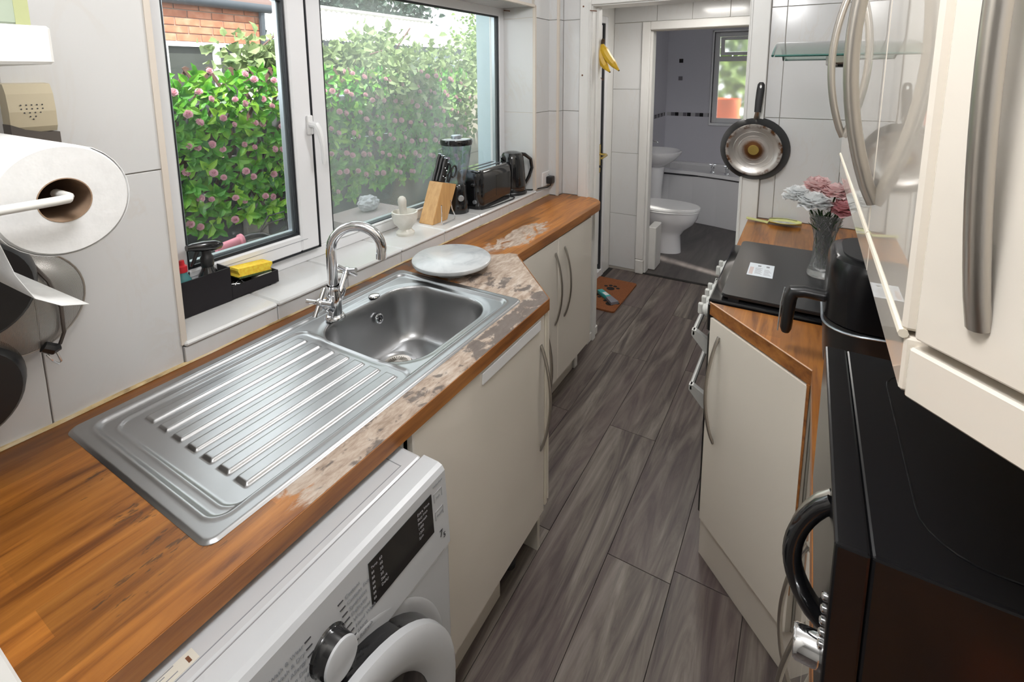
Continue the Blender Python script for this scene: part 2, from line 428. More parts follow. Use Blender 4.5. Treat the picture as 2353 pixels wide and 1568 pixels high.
# ---- left wall with window opening
b = BM()
for q in ((-0.28, -0.008, -1.3, YW0, -0.05, 2.5), (-0.28, -0.008, YW1, 3.42, -0.05, 2.5), (-0.28, -0.008, YW0, YW1, -0.05, ZW0), (-0.28, -0.008, YW0, YW1, ZW1, 2.5)): bx(b, *q)
wl = struct('wall_left', b, 'grout')
G = 0.0012
rows = [(0.90, 1.382), (1.382, 1.88), (1.88, ZT)]
for y0 in (0.7476, 0.9976):
    for z0, z1 in rows: piece('tile', -0.008, 0, y0 + G, y0 + 0.25 - G, z0 + G, z1 - G, 'tile', wl)
for z0, z1 in rows: piece('tile', -0.008, 0, YW1 + G + 0.004, 3.245 - G, z0 + (0.058 if z0 < 1 else 0) + G, z1 - G, 'tile', wl)
sy = [YW0, 1.497, 1.752, 2.004, 2.26, 2.52, 2.78, 3.036, 3.245]
for a, c in zip(sy, sy[1:]):
    piece('upstand_tile', -0.008, 0.006, a + G, c - G, 0.902, 0.9435, 'tile', wl)
    if c < 3.2: piece('tile', -0.008, 0, a + G, c - G, ZW1 + G, ZT, 'tile', wl)
for a, c in zip(sy, sy[1:]):
    c = min(c, YW1) if c < 3.2 else c
    if a < 3.05: piece('sill_tile', -0.20, 0.012, a + 0.0008, min(c, YW1 + 0.0) - 0.0008, 0.9445, 0.9585, 'tile', wl, 0.005)
for z0, z1 in ((0.96, 1.382), (1.382, 1.88), (1.88, ZW1)):
    piece('reveal_tile', -0.195, -0.012, YW1 - 0.001, YW1 + 0.007, z0 + G, z1 - G, 'tile', wl)
for a, c in zip(sy, sy[1:]):
    if c < 3.2: piece('reveal_tile', -0.195, -0.012, a + G, c - G, ZW1 - 0.007, ZW1, 'tile', wl)
    else: pass
obj('tile_trim', box(-0.012, 0.0035, YW0 - 0.004, YW0 + 0.009, ZW0 + 0.006, ZW1), 'trim', wl)
obj('tile_trim', box(-0.012, 0.0035, YW1 - 0.004, YW1 + 0.009, 0.9585, ZW1), 'trim', wl)
obj('tile_trim', box(-0.012, 0.0035, YW0, YW1, ZW1 - 0.009, ZW1 + 0.004), 'trim', wl)
noisy('sealant', [(0.35, (0.30, 0.20, 0.09)), (0.5, (0.62, 0.47, 0.24)), (0.7, (0.70, 0.62, 0.48))], (30, 12, 30), 4, 0.5)
obj('sealant_bead', tube(BM(), [(0.003, 0.80 + 2.44 * i / 24, 0.9015 + 0.001 * math.sin(i * 2.3)) for i in range(25)], 0.0055, 6), 'sealant', wl, True)
# ---- pipe boxing in the corner
bxg = struct('trim_1', box(-0.008, 0.050, 3.245, YB, 0.90, ZT), 'grout')
for z0, z1 in rows:
    piece('tile', -0.002, 0.050, 3.238, 3.245, z0 + G, z1 - G, 'tile', bxg)
    piece('tile', 0.050, 0.057, 3.240, YB - 0.001, z0 + G, z1 - G, 'tile', bxg)
obj('tile_trim', box(0.047, 0.0605, 3.2345, 3.247, 0.90, ZT), 'trim', bxg)
# ---- back wall round the doorway
DX0, DX1, DZ = 0.228, 0.995, 1.945
b = BM()
for q in ((-0.28, DX0 - 0.02, YB + 0.008, YB + 0.14, -0.05, 2.5), (DX1 + 0.02, XR + 0.2, YB + 0.008, YB + 0.14, -0.05, 2.5), (DX0 - 0.02, DX1 + 0.02, YB + 0.008, YB + 0.14, DZ + 0.02, 2.5)): bx(b, *q)
wb = struct('wall_back', b, 'grout')
for z0, z1 in rows: piece('tile', 0.058, 0.157, YB, YB + 0.008, z0 + G, z1 - G, 'tile', wb)
xs = [1.085, 1.148, 1.398, XR]
for a, c in zip(xs, xs[1:]):
    for z0, z1 in rows: piece('tile', a + G, c - G, YB, YB + 0.008, z0 + G, z1 - G, 'tile', wb)
df = struct('door_1', box(DX0 - 0.02, DX0, YB + 0.001, YB + 0.142, 0.0, DZ + 0.02), 'paint_white')
obj('lining', box(DX1, DX1 + 0.02, YB + 0.001, YB + 0.142, 0.0, DZ + 0.02), 'paint_white', df)
obj('lining_head', box(DX0, DX1, YB + 0.001, YB + 0.142, DZ, DZ + 0.02), 'paint_white', df)
for x0, x1 in ((0.160, DX0 - 0.004), (DX1 + 0.004, 1.083)):
    bb = box(x0, x1, YB - 0.016, YB + 0.001, 0.0 if x0 > 0.5 else 0.0, DZ + 0.075, 0.003)
    obj('architrave', bb, 'paint_white', df)
    o = obj('architrave_bead', box(x0 + (0.052 if x0 < 0.5 else 0.004), x0 + (0.060 if x0 < 0.5 else 0.012), YB - 0.021, YB - 0.015, 0.0, DZ + 0.02, 0.002), 'paint_white', df)
obj('architrave', box(DX0 - 0.0035, DX1 + 0.0035, YB - 0.0155, YB + 0.001, DZ + 0.006, DZ + 0.075, 0.003), 'paint_white', df)
obj('door_stop', box(DX0, DX0 + 0.012, YB + 0.06, YB + 0.10, 0.0, DZ), 'paint_white', df)
obj('jamb_foot', box(DX0 - 0.018, DX0 + 0.004, YB + 0.002, YB + 0.16, 0.0, 0.055, 0.004), 'worn_paint', df)
struct('wall_right', box(XR, XR + 0.12, -1.3, YB, -0.05, 2.5), 'tile')
struct('wall_return', box(-0.008, 0.60, -0.2, 0.750, -0.05, ZT), 'plaster')
struct('wall_front', box(-0.28, 2.2, -1.4, -1.3, -0.05, 2.5), 'plaster')
tr = struct('trim_2', box(0.02, 0.612, 0.752, 0.797, 0.9, 0.925, 0.003), 'paint_white')
# ---- lobby
LX, YL = -0.075, 4.52
b = BM(); bx(b, LX - 0.2, LX, 3.42, 3.50, -0.05, 2.3); bx(b, LX - 0.2, LX, 4.36, YL + 0.1, -0.05, 2.3); bx(b, LX - 0.2, LX, 3.50, 4.36, 2.0, 2.3)
struct('wall_lobby_left', b, 'paint_white')
struct('wall_lobby_right', box(1.15, 1.25, 3.44, 4.6, -0.05, 2.3), 'paint_white')
struct('ceiling_lobby', box(-0.3, 1.3, 3.42, YL, 2.09, 2.2), 'ceiling')
d2 = struct('door_2', box(LX - 0.06, LX - 0.01, 3.56, 4.30, 0.10, 1.94, 0.004), 'upvc')
b = BM(); bx(b, LX - 0.07, LX + 0.012, 3.505, 3.555, 0.0, 2.0, 0.004); bx(b, LX - 0.07, LX + 0.012, 4.318, 4.36, 0.0, 2.0, 0.004); bx(b, LX - 0.07, LX + 0.012, 3.555, 4.318, 1.95, 2.0, 0.004); bx(b, LX - 0.07, LX + 0.012, 3.555, 4.318, 0.0, 0.06, 0.004)
obj('door_frame', b, 'upvc', d2)
obj('door_seal', box(LX - 0.05, LX + 0.002, 4.300, 4.318, 0.06, 1.95), 'gasket', d2)
hp = obj('handle_plate', box(LX - 0.01, LX + 0.0, 4.245, 4.285, 0.84, 1.06, 0.004), 'brass', d2)
obj('lever', tube(BM(), [(LX, 4.265, 0.985), (LX + 0.05, 4.265, 0.985), (LX + 0.058, 4.25, 0.983), (LX + 0.058, 4.15, 0.975)], 0.009, 8), 'brass', hp, True)
obj('bolt_cover', lathe(BM(), [(0.010, 0), (0.010, 0.018), (0, 0.02)], mtx=axis_mtx((LX, 4.265, 0.89), (1, 0, 0)), seg=10), 'dark_print', hp, True)
# lobby end wall: white panels, door post and header of the bathroom doorway
b = BM(); bx(b, LX - 0.2, 0.15, YL + 0.008, YL + 0.1, -0.05, 2.3); bx(b, 0.15, 1.25, YL + 0.008, YL + 0.1, 1.90, 2.3); bx(b, 1.02, 1.25, YL + 0.008, YL + 0.1, -0.05, 1.9)
wlb = struct('wall_lobby_back', b, 'grout')
for z0, z1 in ((0.02, 0.47), (0.47, 0.967), (0.967, 1.466), (1.466, 1.965)): piece('tile', LX + 0.002, 0.144, YL, YL + 0.008, z0 + G, z1 - G, 'tile', wlb)
for x0 in (-0.075, 0.25, 0.5, 0.75, 1.0): piece('tile', x0 + G, min(x0 + 0.325 if x0 < 0 else x0 + 0.25, 1.15) - G, YL, YL + 0.008, 1.968, 2.088, 'tile', wlb)
d3 = struct('door_3', box(0.148, 0.208, YL - 0.016, YL + 0.11, 0.12, 1.965, 0.004), 'paint_white')
obj('post_foot', box(0.146, 0.212, YL - 0.020, YL + 0.115, 0.0, 0.118, 0.008), 'worn_paint', d3)
obj('post_bead', box(0.198, 0.222, YL + 0.02, YL + 0.11, 0.0, 1.9, 0.003), 'paint_white', d3)
obj('header', box(0.2085, 1.10, YL - 0.016, YL + 0.11, 1.905, 1.965, 0.004), 'paint_white', d3)
obj('side_post', box(0.99, 1.06, YL - 0.016, YL + 0.11, 0.0, 1.905, 0.004), 'paint_white', d3)
obj('threshold_strip', box(0.205, 1.0, YL + 0.0, YL + 0.03, 0.0005, 0.004, 0.001), 'floor_gap', d3)
# ---- bathroom shell
BX0, BY1 = -0.205, 6.80
noisy('bath_floor', [(0.3, (0.032, 0.027, 0.027)), (0.5, (0.075, 0.065, 0.062)), (0.75, (0.12, 0.105, 0.10))], (9, 1.5, 1), 5, 0.4, dist=1.0)
struct('floor_bathroom', box(-0.35, 1.7, YL + 0.02, 6.95, -0.06, 0.0), 'bath_floor')
wbl = struct('wall_bathroom_left', box(BX0 - 0.1, BX0, YL + 0.1, BY1 + 0.1, -0.05, 2.5), 'bath_tile')
b = BM(); WX0, WX1, WZ0, WZ1 = 0.300, 0.95, 1.02, 2.03
for q in ((BX0, WX0, BY1, BY1 + 0.14, -0.05, 2.5), (WX1, 1.7, BY1, BY1 + 0.14, -0.05, 2.5), (WX0, WX1, BY1, BY1 + 0.14, -0.05, WZ0), (WX0, WX1, BY1, BY1 + 0.14, WZ1, 2.5)): bx(b, *q)
wbb = struct('wall_bathroom_back', b, 'bath_tile')
struct('wall_bathroom_right', box(1.5, 1.6, YL + 0.1, BY1, -0.05, 2.5), 'bath_tile')
struct('ceiling_bathroom', box(-0.3, 1.7, YL + 0.1, 6.95, 2.38, 2.45), 'ceiling')
mat('mosaic_black', (0.012, 0.011, 0.013), 0.15); mat('mosaic_grey', (0.16, 0.15, 0.17), 0.2); mat('mosaic_silver', (0.45, 0.44, 0.46), 0.25)
cyc = ['mosaic_silver', 'mosaic_grey', 'mosaic_black']
i = 0; x = BX0 + 0.012
while x < WX0 - 0.03:
    piece('mosaic_tile', x + 0.002, x + 0.044, BY1 - 0.005, BY1, 1.085, 1.127, cyc[i % 3], wbb, 0.001); x += 0.046; i += 1
y = BY1 - 0.06; i = 2
while y > 5.5:
    piece('mosaic_tile', BX0, BX0 + 0.005, y - 0.042, y - 0.002, 1.085, 1.127, cyc[i % 3], wbl, 0.001); y -= 0.046; i += 1
for zz, mm in ((1.70, 'mosaic_black'), (1.50, 'mosaic_grey')):
    piece('inset_tile', -0.075, -0.03, BY1 - 0.004, BY1, zz, zz + 0.045, mm, wbb, 0.001)
# bathroom window
bw = struct('window_2', box(WX0, WX1, BY1 - 0.02, BY1 + 0.0, WZ0 - 0.03, WZ0 + 0.0, 0.004), 'upvc')
b = BM()
for q in ((WX0, WX0 + 0.05, BY1 + 0.05, BY1 + 0.11, WZ0, WZ1), (WX1 - 0.05, WX1, BY1 + 0.05, BY1 + 0.11, WZ0, WZ1), (WX0 + 0.05, WX1 - 0.05, BY1 + 0.05, BY1 + 0.11, WZ0, WZ0 + 0.05), (WX0 + 0.05, WX1 - 0.05, BY1 + 0.05, BY1 + 0.11, WZ1 - 0.05, WZ1), (WX0 + 0.05, WX1 - 0.05, BY1 + 0.05, BY1 + 0.11, 1.71, 1.765)): bx(b, *q, 0.003)
obj('window_frame', b, 'upvc', bw)
obj('pane', box(WX0 + 0.05, WX1 - 0.05, BY1 + 0.08, BY1 + 0.083, WZ0 + 0.05, 1.71), 'frosted_glass', bw)
b = BM(); c0 = Matrix.Translation((0, BY1 + 0.05, WZ1 - 0.05)) @ Matrix.Rotation(math.radians(12), 4, 'X') @ Matrix.Translation((0, -(BY1 + 0.05), -(WZ1 - 0.05)))
for q in ((WX0 + 0.06, WX0 + 0.10, 1.775, 1.975), (WX1 - 0.10, WX1 - 0.06, 1.775, 1.975), (WX0 + 0.10, WX1 - 0.10, 1.775, 1.81), (WX0 + 0.10, WX1 - 0.10, 1.945, 1.975)): bx(b, q[0], q[1], BY1 + 0.03, BY1 + 0.07, q[2], q[3], 0.003)
bmesh.ops.transform(b, matrix=c0, verts=b.verts); vs = obj('top_vent_sash', b, 'upvc', bw)
b = box(WX0 + 0.10, WX1 - 0.10, BY1 + 0.05, BY1 + 0.053, 1.81, 1.945); bmesh.ops.transform(b, matrix=c0, verts=b.verts); obj('pane', b, 'frosted_glass', vs)
obj('reveal_lining', box(WX0 - 0.018, WX0, BY1 - 0.02, BY1 + 0.05, WZ0 - 0.03, WZ1 + 0.02, 0.003), 'upvc', bw)
obj('reveal_lining', box(WX0 - 0.018, WX1 + 0.018, BY1 - 0.02, BY1 + 0.05, WZ1, WZ1 + 0.02, 0.003), 'upvc', bw)

# ---- kitchen window
wn = struct('window_1', box(-0.255, -0.19, YW0, YW1, 0.9585, 0.999, 0.003), 'upvc')
X0, X1 = -0.255, -0.19
MY0, MY1 = 1.797, 1.868
for q in ((YW0, YW0 + 0.05, 0.999, ZW1), (3.022, YW1, 0.999, ZW1), (MY0, MY1, 0.999, 1.893)):
    obj('frame_stile', box(X0, X1, q[0], q[1], q[2], q[3], 0.003), 'upvc', wn)
obj('frame_head', box(X0, X1, YW0 + 0.05, 3.022, 1.893, ZW1, 0.003), 'upvc', wn)
obj('glazing_bead', box(X0 + 0.02, X1 + 0.006, MY1, 3.022, 0.999, 1.006, 0.002), 'upvc', wn)
def glazing(parent, y0, y1, z0, z1, xf, glass):
    for q in ((y0, y0 + 0.007, z0, z1), (y1 - 0.007, y1, z0, z1), (y0 + 0.007, y1 - 0.007, z0, z0 + 0.009), (y0 + 0.007, y1 - 0.007, z1 - 0.008, z1)):
        obj('gasket', box(xf - 0.016, xf - 0.006, *q), 'gasket', parent)
    for q in ((y0 + 0.004, y0 + 0.016, z0, z1), (y1 - 0.016, y1 - 0.004, z0, z1), (y0 + 0.016, y1 - 0.016, z0 + 0.004, z0 + 0.016)):
        obj('spacer_bar', box(xf - 0.040, xf - 0.022, *q), 'spacer', parent)
    obj('pane', box(xf - 0.021, xf - 0.017, y0 + 0.003, y1 - 0.003, z0 + 0.003, z1 - 0.003), glass, parent)
glazing(wn, MY1, 3.022, 0.999, 1.893, X1, 'dirty_glass')
SX0, SX1 = -0.245, -0.172
sa = obj('sash', box(SX0, SX1, YW0 + 0.115, 1.722, 1.0034, 1.062, 0.005), 'upvc', wn)
for q in ((YW0 + 0.053, YW0 + 0.115, 1.003, 1.889), (1.722, MY0 - 0.0046, 1.0034, 1.889), (YW0 + 0.115, 1.722, 1.83, 1.889)):
    obj('sash_rail', box(SX0, SX1, *q, 0.005), 'upvc', sa)
obj('sash_seal', box(-0.25, -0.1712, MY0 - 0.0045, MY0 - 0.0005, 1.0, 1.89), 'gasket', sa)
obj('sash_seal', box(-0.25, -0.1712, YW0 + 0.05, MY0 - 0.0005, 0.9995, 1.0033), 'gasket', sa)
obj('bead_line', box(SX1 - 0.001, SX1 + 0.0006, YW0 + 0.10, 1.745, 1.0425, 1.0440), 'grey_print', sa)
glazing(sa, YW0 + 0.115, 1.722, 1.062, 1.83, SX1 - 0.004, 'window_glass')
wh = obj('window_handle', box(SX1, SX1 + 0.010, 1.768, 1.790, 1.395, 1.460, 0.004, 2), 'white_plastic', wn)
obj('handle_lever', tube(BM(), [(SX1 + 0.01, 1.779, 1.43), (SX1 + 0.035, 1.781, 1.428), (SX1 + 0.042, 1.786, 1.41), (SX1 + 0.043, 1.795, 1.36), (SX1 + 0.043, 1.797, 1.31), (SX1 + 0.042, 1.797, 1.296)], [0.011, 0.011, 0.010, 0.008, 0.008, 0.006], 8), 'white_plastic', wh, True)
obj('key_hole', lathe(BM(), [(0.0045, 0), (0.0045, 0.004), (0, 0.004)], mtx=axis_mtx((SX1 + 0.032, 1.786, 1.43), (1, 0.4, 0)), seg=8), 'rust', wh)

# ================================================================== LEFT RUN
# ---- worktop (hole left for the sink)
WF, WZ0_, WZ1_ = 0.6085, 0.862, 0.900
wt = thing('worktop', 'worn oak worktop with peeling varnish running under the kitchen window', 'worktop', (0.3, 1.9, 0.86))
b = BM()
bx(b, 0.001, WF - 0.002, 0.752, 1.02, WZ0_, WZ1_)
bx(b, 0.001, 0.062, 1.02, 1.94, WZ0_, WZ1_); bx(b, 0.526, WF - 0.002, 1.02, 1.94, WZ0_, WZ1_)
arc = [(0.205 + 0.128 * math.cos(a), 3.165 + 0.131 * math.sin(a)) for a in [PI / 2 * k / 8 for k in range(9)]]
prism(b, [(0.001, 1.94), (WF - 0.002, 1.94), (WF - 0.002, 2.0105), (0.3295, 2.2935), (0.331, 2.2945), (0.331, 3.14)] + [(x - 0.002, y) for x, y in arc[1:]] + [(0.062, 3.296), (0.062, 3.232), (0.001, 3.232)], WZ0_, WZ1_)
obj('slab', b, 'worktop_worn', wt)
b = box(WF - 0.002, WF, 0.752, 2.0115, WZ0_, WZ1_ - 0.0006)
obj('front_edge', b, 'edge_oak', wt)
b = BM(); prism(b, [(WF - 0.002, 2.0115), (WF, 2.0125), (0.3335, 2.2955), (0.3315, 2.2935)], WZ0_, WZ1_); obj('corner_edge', b, 'edge_oak', wt)
b = BM(); prism(b, [(0.331, 2.2945), (0.333, 2.2955), (0.333, 3.155)] + arc[1:8] + [(x - 0.002, y - 0.001) for x, y in arc[1:8][::-1]] + [(0.331, 3.14)], WZ0_, WZ1_ - 0.0006)
obj('front_edge', b, 'edge_oak', wt)

# ---- sink
SXO, SYO, SW, SL, ZS = 0.043, 1.0, 0.5, 0.958, 0.9
sink = thing('kitchen_sink', 'stainless steel inset sink with ribbed drainer set into the worn worktop', 'sink', (0.29, 1.48, 0.9))
def sdr(u, v, cu, cv, hu, hv, r):
    qx, qy = abs(u - cu) - hu + r, abs(v - cv) - hv + r
    return math.hypot(max(qx, 0), max(qy, 0)) + min(max(qx, qy), 0) - r
def ss(a, c, x):
    t = min(1, max(0, (x - a) / (c - a))); return t * t * (3 - 2 * t)
def sink_h(u, v):
    d = -sdr(u, v, SW / 2, SL / 2, SW / 2, SL / 2, 0.022)
    z = 0.0005 + 0.0045 * ss(0, 0.006, d)
    di = -sdr(u, v, SW / 2, SL / 2, SW / 2 - 0.030, SL / 2 - 0.030, 0.03)
    z += 0.0018 * math.exp(-((di + 0.002) / 0.004) ** 2) - 0.0060 * ss(0.0, 0.011, di)
    dp = -sdr(u, v, 0.262, 0.278, 0.205, 0.222, 0.035)
    z += 0.0012 * math.exp(-(dp / 0.003) ** 2) - 0.0030 * ss(0.0, 0.009, dp)
    if dp > 0:
        for k in range(7):
            uc = 0.104 + 0.0525 * k; du = abs(u - uc); v0, v1 = 0.105, 0.468
            e = min(0.0135 - du, v - v0, v1 - v)
            if e > -0.004: z += 0.0062 * ss(-0.004, 0.0008, e)
        z -= 0.0012 * ss(0.1, 0.48, v)
    db = -sdr(u, v, 0.262, 0.700, 0.178, 0.203, 0.105)
    if db > -0.02:
        z -= 0.003 * ss(-0.02, 0.0, db)
        t = min(1, max(0, db / 0.055)); z -= 0.165 * (1 - (1 - t) ** 2.4) * ss(0, 0.30, t)
        if t >= 1: pass
        dd = math.hypot(u - 0.190, v - 0.728); z -= 0.008 * ss(0.17, 0.0, dd) + 0.006 * ss(0.058, 0.044, dd)
    return z
NU, NV = 190, 364
V = []
for j in range(NV + 1):
    for i in range(NU + 1):
        u, v = SW * i / NU, SL * j / NV
        d = sdr(u, v, SW / 2, SL / 2, SW / 2, SL / 2, 0.022); uu, vv = u, v
        if d > 0:
            cu = min(max(u, 0.022), SW - 0.022); cv = min(max(v, 0.022), SL - 0.022); k = 0.022 / math.hypot(u - cu, v - cv)
            uu, vv = cu + (u - cu) * k, cv + (v - cv) * k
        V.append((SXO + uu, SYO + vv, ZS + sink_h(uu, vv)))
def sub_grid(name, j0, j1):
    vv = V[j0 * (NU + 1):(j1 + 1) * (NU + 1)]; fs = []
    for j in range(j1 - j0):
        for i in range(NU):
            a = j * (NU + 1) + i; fs.append((a, a + 1, a + NU + 2, a + NU + 1))
    me = bpy.data.meshes.new(name); L = sink.location
    me.from_pydata([(p[0] - L.x, p[1] - L.y, p[2] - L.z) for p in vv], [], fs); me.polygons.foreach_set('use_smooth', [True] * len(fs)); me.materials.append(M['sink_steel'])
    o = bpy.data.objects.new(name, me); COL.objects.link(o); o.parent = sink; return o
sub_grid('drainer', 0, 190); sub_grid('basin', 190, NV)
DC = (SXO + 0.190, SYO + 0.728); zb = ZS + sink_h(0.190, 0.728)
st = obj('strainer', lathe(BM(), [(0, 0.005), (0.036, 0.004), (0.041, 0.006), (0.044, 0.002)], (*DC, zb), 28), 'steel_brushed', sink, True)
mat('strainer_slot', (0.10, 0.08, 0.05), 0.6)
b = BM()
for k in range(26):
    a = 2 * PI * k / 26; c, s = math.cos(a), math.sin(a); q = []
    for r, t in ((0.013, -0.0007), (0.031, -0.0014), (0.031, 0.0014), (0.013, 0.0007)): q.append(b.verts.new((DC[0] + c * r - s * t, DC[1] + s * r + c * t, zb + 0.0058)))
    b.faces.new(q)
obj('strainer_slot', b, 'strainer_slot', st)
ov = obj('overflow_ring', lathe(BM(), [(0.0155, 0), (0.0155, 0.004), (0.0115, 0.005), (0.011, 0.001), (0, 0.001)], mtx=axis_mtx((0.1475, 1.742, 0.836), (1, 0, 0.25)), seg=20), 'chrome', sink, True)
mt = axis_mtx((0.1515, 1.742, 0.837), (1, 0, 0.25)); b = BM()
for k in range(3):
    a0 = 2 * PI * k / 3 + 0.25; b.faces.new([b.verts.new(mt @ Vector((r * math.cos(a), r * math.sin(a), 0.0015))) for r, a in ((0.003, a0 + 0.8), (0.0105, a0), (0.011, a0 + 0.8), (0.0105, a0 + 1.6))])
obj('overflow_slot', b, 'dark_print', ov)
obj('tap_hole_cap', lathe(BM(), [(0.0, 0.006), (0.010, 0.0055), (0.0165, 0.003), (0.018, 0.0)], (0.118, 1.755, ZS - 0.001), 20), 'chrome', sink, True)

# ---- mixer tap
TX, TY = 0.126, 1.594
tap = thing('mixer_tap', 'chrome swan-neck mixer tap with two cross-head handles behind the sink basin', 'tap', (TX, TY, 0.8985))
obj('base', lathe(BM(), [(0.029, 0), (0.029, 0.006), (0.024, 0.012), (0.0205, 0.014), (0.0205, 0.075), (0.0175, 0.080), (0.0175, 0.10)], (TX, TY, 0.8985), 24), 'chrome', tap, True)
sd = Vector((0.80, 0.60, 0)); R_ = 0.070
pts = [Vector((TX, TY, 0.975)), Vector((TX, TY, 1.03))]
for k in range(19):
    a = PI - k / 18 * math.radians(190)
    pts.append(Vector((TX, TY, 1.100)) + sd * (R_ + R_ * math.cos(a)) + Vector((0, 0, R_ * math.sin(a))))
sp = obj('spout', tube(BM(), pts, 0.0145, 16), 'chrome', tap, True)
obj('spout_tip', tube(BM(), [pts[-1], pts[-1] + (pts[-1] - pts[-2]).normalized() * 0.016], 0.0152, 16), 'chrome', sp, True)
for s, hd in ((-1, Vector((0.20, -0.78, 0.62))), (1, Vector((-0.20, 0.62, 0.78)))):
    hd.normalize(); p0 = Vector((TX, TY, 0.925)); p1 = p0 + hd * (0.080 if s < 0 else 0.115)
    h = obj('handle', tube(BM(), [p0, p0 + hd * 0.035, p0 + hd * 0.037, p0 + hd * 0.062, p0 + hd * 0.064, p1], [0.0135, 0.0135, 0.0150, 0.0150, 0.009, 0.009], 14), 'chrome', tap, True)
    a = hd.cross(Vector((1, 0, 0.2))).normalized(); c = hd.cross(a)
    for q in (a, c): obj('cross_bar', tube(BM(), [p1 - q * 0.040, p1 + q * 0.040], 0.0066, 12), 'chrome', h, True)
    obj('handle_cap', lathe(BM(), [(0.010, -0.012), (0.010, 0.006), (0.006, 0.010), (0, 0.011)], mtx=axis_mtx(p1, hd), seg=14), 'chrome', h, True)

# ---- washing machine
WX, WY0, WY1 = 0.705, 0.757, 1.357
wm = thing('washing_machine', 'white front-loading washing machine with dark display sticking out below the worktop', 'washing machine', (0.42, 1.057, 0))
obj('body', box(0.13, WX - 0.02, WY0, WY1, 0.012, 0.825, 0.006), 'appliance_white', wm)
obj('top_panel', box(0.13, 0.652, WY0 + 0.004, WY1 - 0.004, 0.825, 0.848, 0.006, 2), 'appliance_white', wm)
b = BM(); prism(b, [(0.654, 0.826), (0.654, 0.848), (0.690, 0.848), (0.699, 0.845), (0.705, 0.837), (0.712, 0.72), (0.714, 0.684), (0.66, 0.684)], WY0, WY1, 'y')
bmesh.ops.recalc_face_normals(b, faces=b.faces); cp = obj('control_panel', b, 'appliance_white', wm)
obj('lid_seam', box(0.130, 0.6345, WY1 - 0.046, WY1 - 0.0445, 0.8478, 0.8484), 'grey_print', wm)
obj('lid_seam', box(0.6335, 0.635, WY0 + 0.04, WY1 - 0.044, 0.8478, 0.8484), 'grey_print', wm)
obj('lid_seam', box(0.6525, 0.6535, WY0 + 0.04, WY1 - 0.02, 0.8472, 0.8482), 'pale_print', wm)
obj('front_panel', box(0.66, 0.7115, WY0, WY1, 0.05, 0.681, 0.006, 2), 'appliance_white', wm)
obj('plinth_strip', box(0.62, 0.70, WY0 + 0.01, WY1 - 0.01, 0.0, 0.049, 0.003), 'appliance_white', wm)
# control panel surface: slightly sloping from (0.705,0.837) to (0.714,0.684)
def cpan(y, z, off=0.0004):
    t = (0.837 - z) / (0.837 - 0.684); return Vector((0.705 + 0.009 * t + off - (0.0013 if z > 0.72 else 0) * 0, y, z))
NX = Vector((0.998, 0, 0.059)).normalized()
def cmtx(y, z):
    p = cpan(y, z, 0.0012); xa = Vector((0, 1, 0)); za = NX; ya = za.cross(xa)
    return Matrix(((xa.x, ya.x, za.x, p.x), (xa.y, ya.y, za.y, p.y), (xa.z, ya.z, za.z, p.z), (0, 0, 0, 1)))
def cquad(y0, y1, z0, z1, m, parent, name, off=0.0012, t=0.002):
    b = BM(); bx(b, -(y1 - y0) / 2, (y1 - y0) / 2, -(z1 - z0) / 2, (z1 - z0) / 2, -t, 0)
    bmesh.ops.transform(b, matrix=cmtx((y0 + y1) / 2, (z0 + z1) / 2), verts=b.verts); return obj(name, b, m, parent)
ds = cquad(1.156, 1.313, 0.741, 0.819, 'black_gloss', wm, 'display')
for k in range(7): text('display_text', '888'[:2] if k else 'Temp', 0.0060, Matrix.Translation(NX * 0.0006) @ cmtx(1.160, 0.806 - 0.0092 * k), 'pale_print', ds)
for k, s in enumerate(('60', '40', '30', '20', 'Start', 'Delay')): text('display_text', s, 0.0070, Matrix.Translation(NX * 0.0006) @ cmtx(1.178, 0.806 - 0.0095 * k), 'pale_print', ds)
for k, s in enumerate(('Extra Rinse', 'Easy Iron', 'Prewash', '1400', '1200', 'Spin')): text('display_text', s, 0.0072, Matrix.Translation(NX * 0.0006) @ cmtx(1.272, 0.806 - 0.0092 * k), 'pale_print', ds)
progs = ['Cottons', 'Cottons Eco', 'Synthetics', 'Delicates', 'Woollens', 'Hand Wash', 'Shirts', 'Refresh']
for k, s in enumerate(progs):
    z = 0.806 - 0.0125 * k; y = 1.094 + 0.0028 * k
    cquad(y, y + 0.010, z, z + 0.0013, 'dark_print', cp, 'program_mark')
    text('program_name', s, 0.0088, cmtx(y + 0.013, z - 0.002), 'grey_print', cp)
for k, s in enumerate(['Wash & Wear', 'Daily Wash & Dry', 'Anti Allergy', 'Cotton Dry', 'Mini 14', 'Drain']):
    z = 0.806 - 0.0125 * k; y = 1.036 + 0.001 * k
    cquad(y, y + 0.010, z, z + 0.0013, 'dark_print', cp, 'program_mark')
    text('program_name', s, 0.0088, cmtx(y - 0.003, z - 0.002), 'grey_print', cp, 'RIGHT')
text('capacity_mark', '7', 0.020, cmtx(1.327, 0.716), 'dark_print', cp); text('capacity_mark', '5', 0.015, cmtx(1.337, 0.708), 'dark_print', cp)
text('option_text', 'Washer Dryer', 0.0048, cmtx(1.318, 0.826), 'grey_print', cp)
for z in (0.795, 0.758):
    cquad(1.320, 1.343, z + 0.017, z + 0.0175, 'pale_print', cp, 'key_outline'); cquad(1.320, 1.3206, z, z + 0.017, 'pale_print', cp, 'key_outline'); cquad(1.3425, 1.343, z, z + 0.017, 'pale_print', cp, 'key_outline')
text('option_text', 'Start', 0.006, cmtx(1.324, 0.800), 'grey_print', cp); text('option_text', 'On/Off', 0.006, cmtx(1.323, 0.763), 'grey_print', cp)
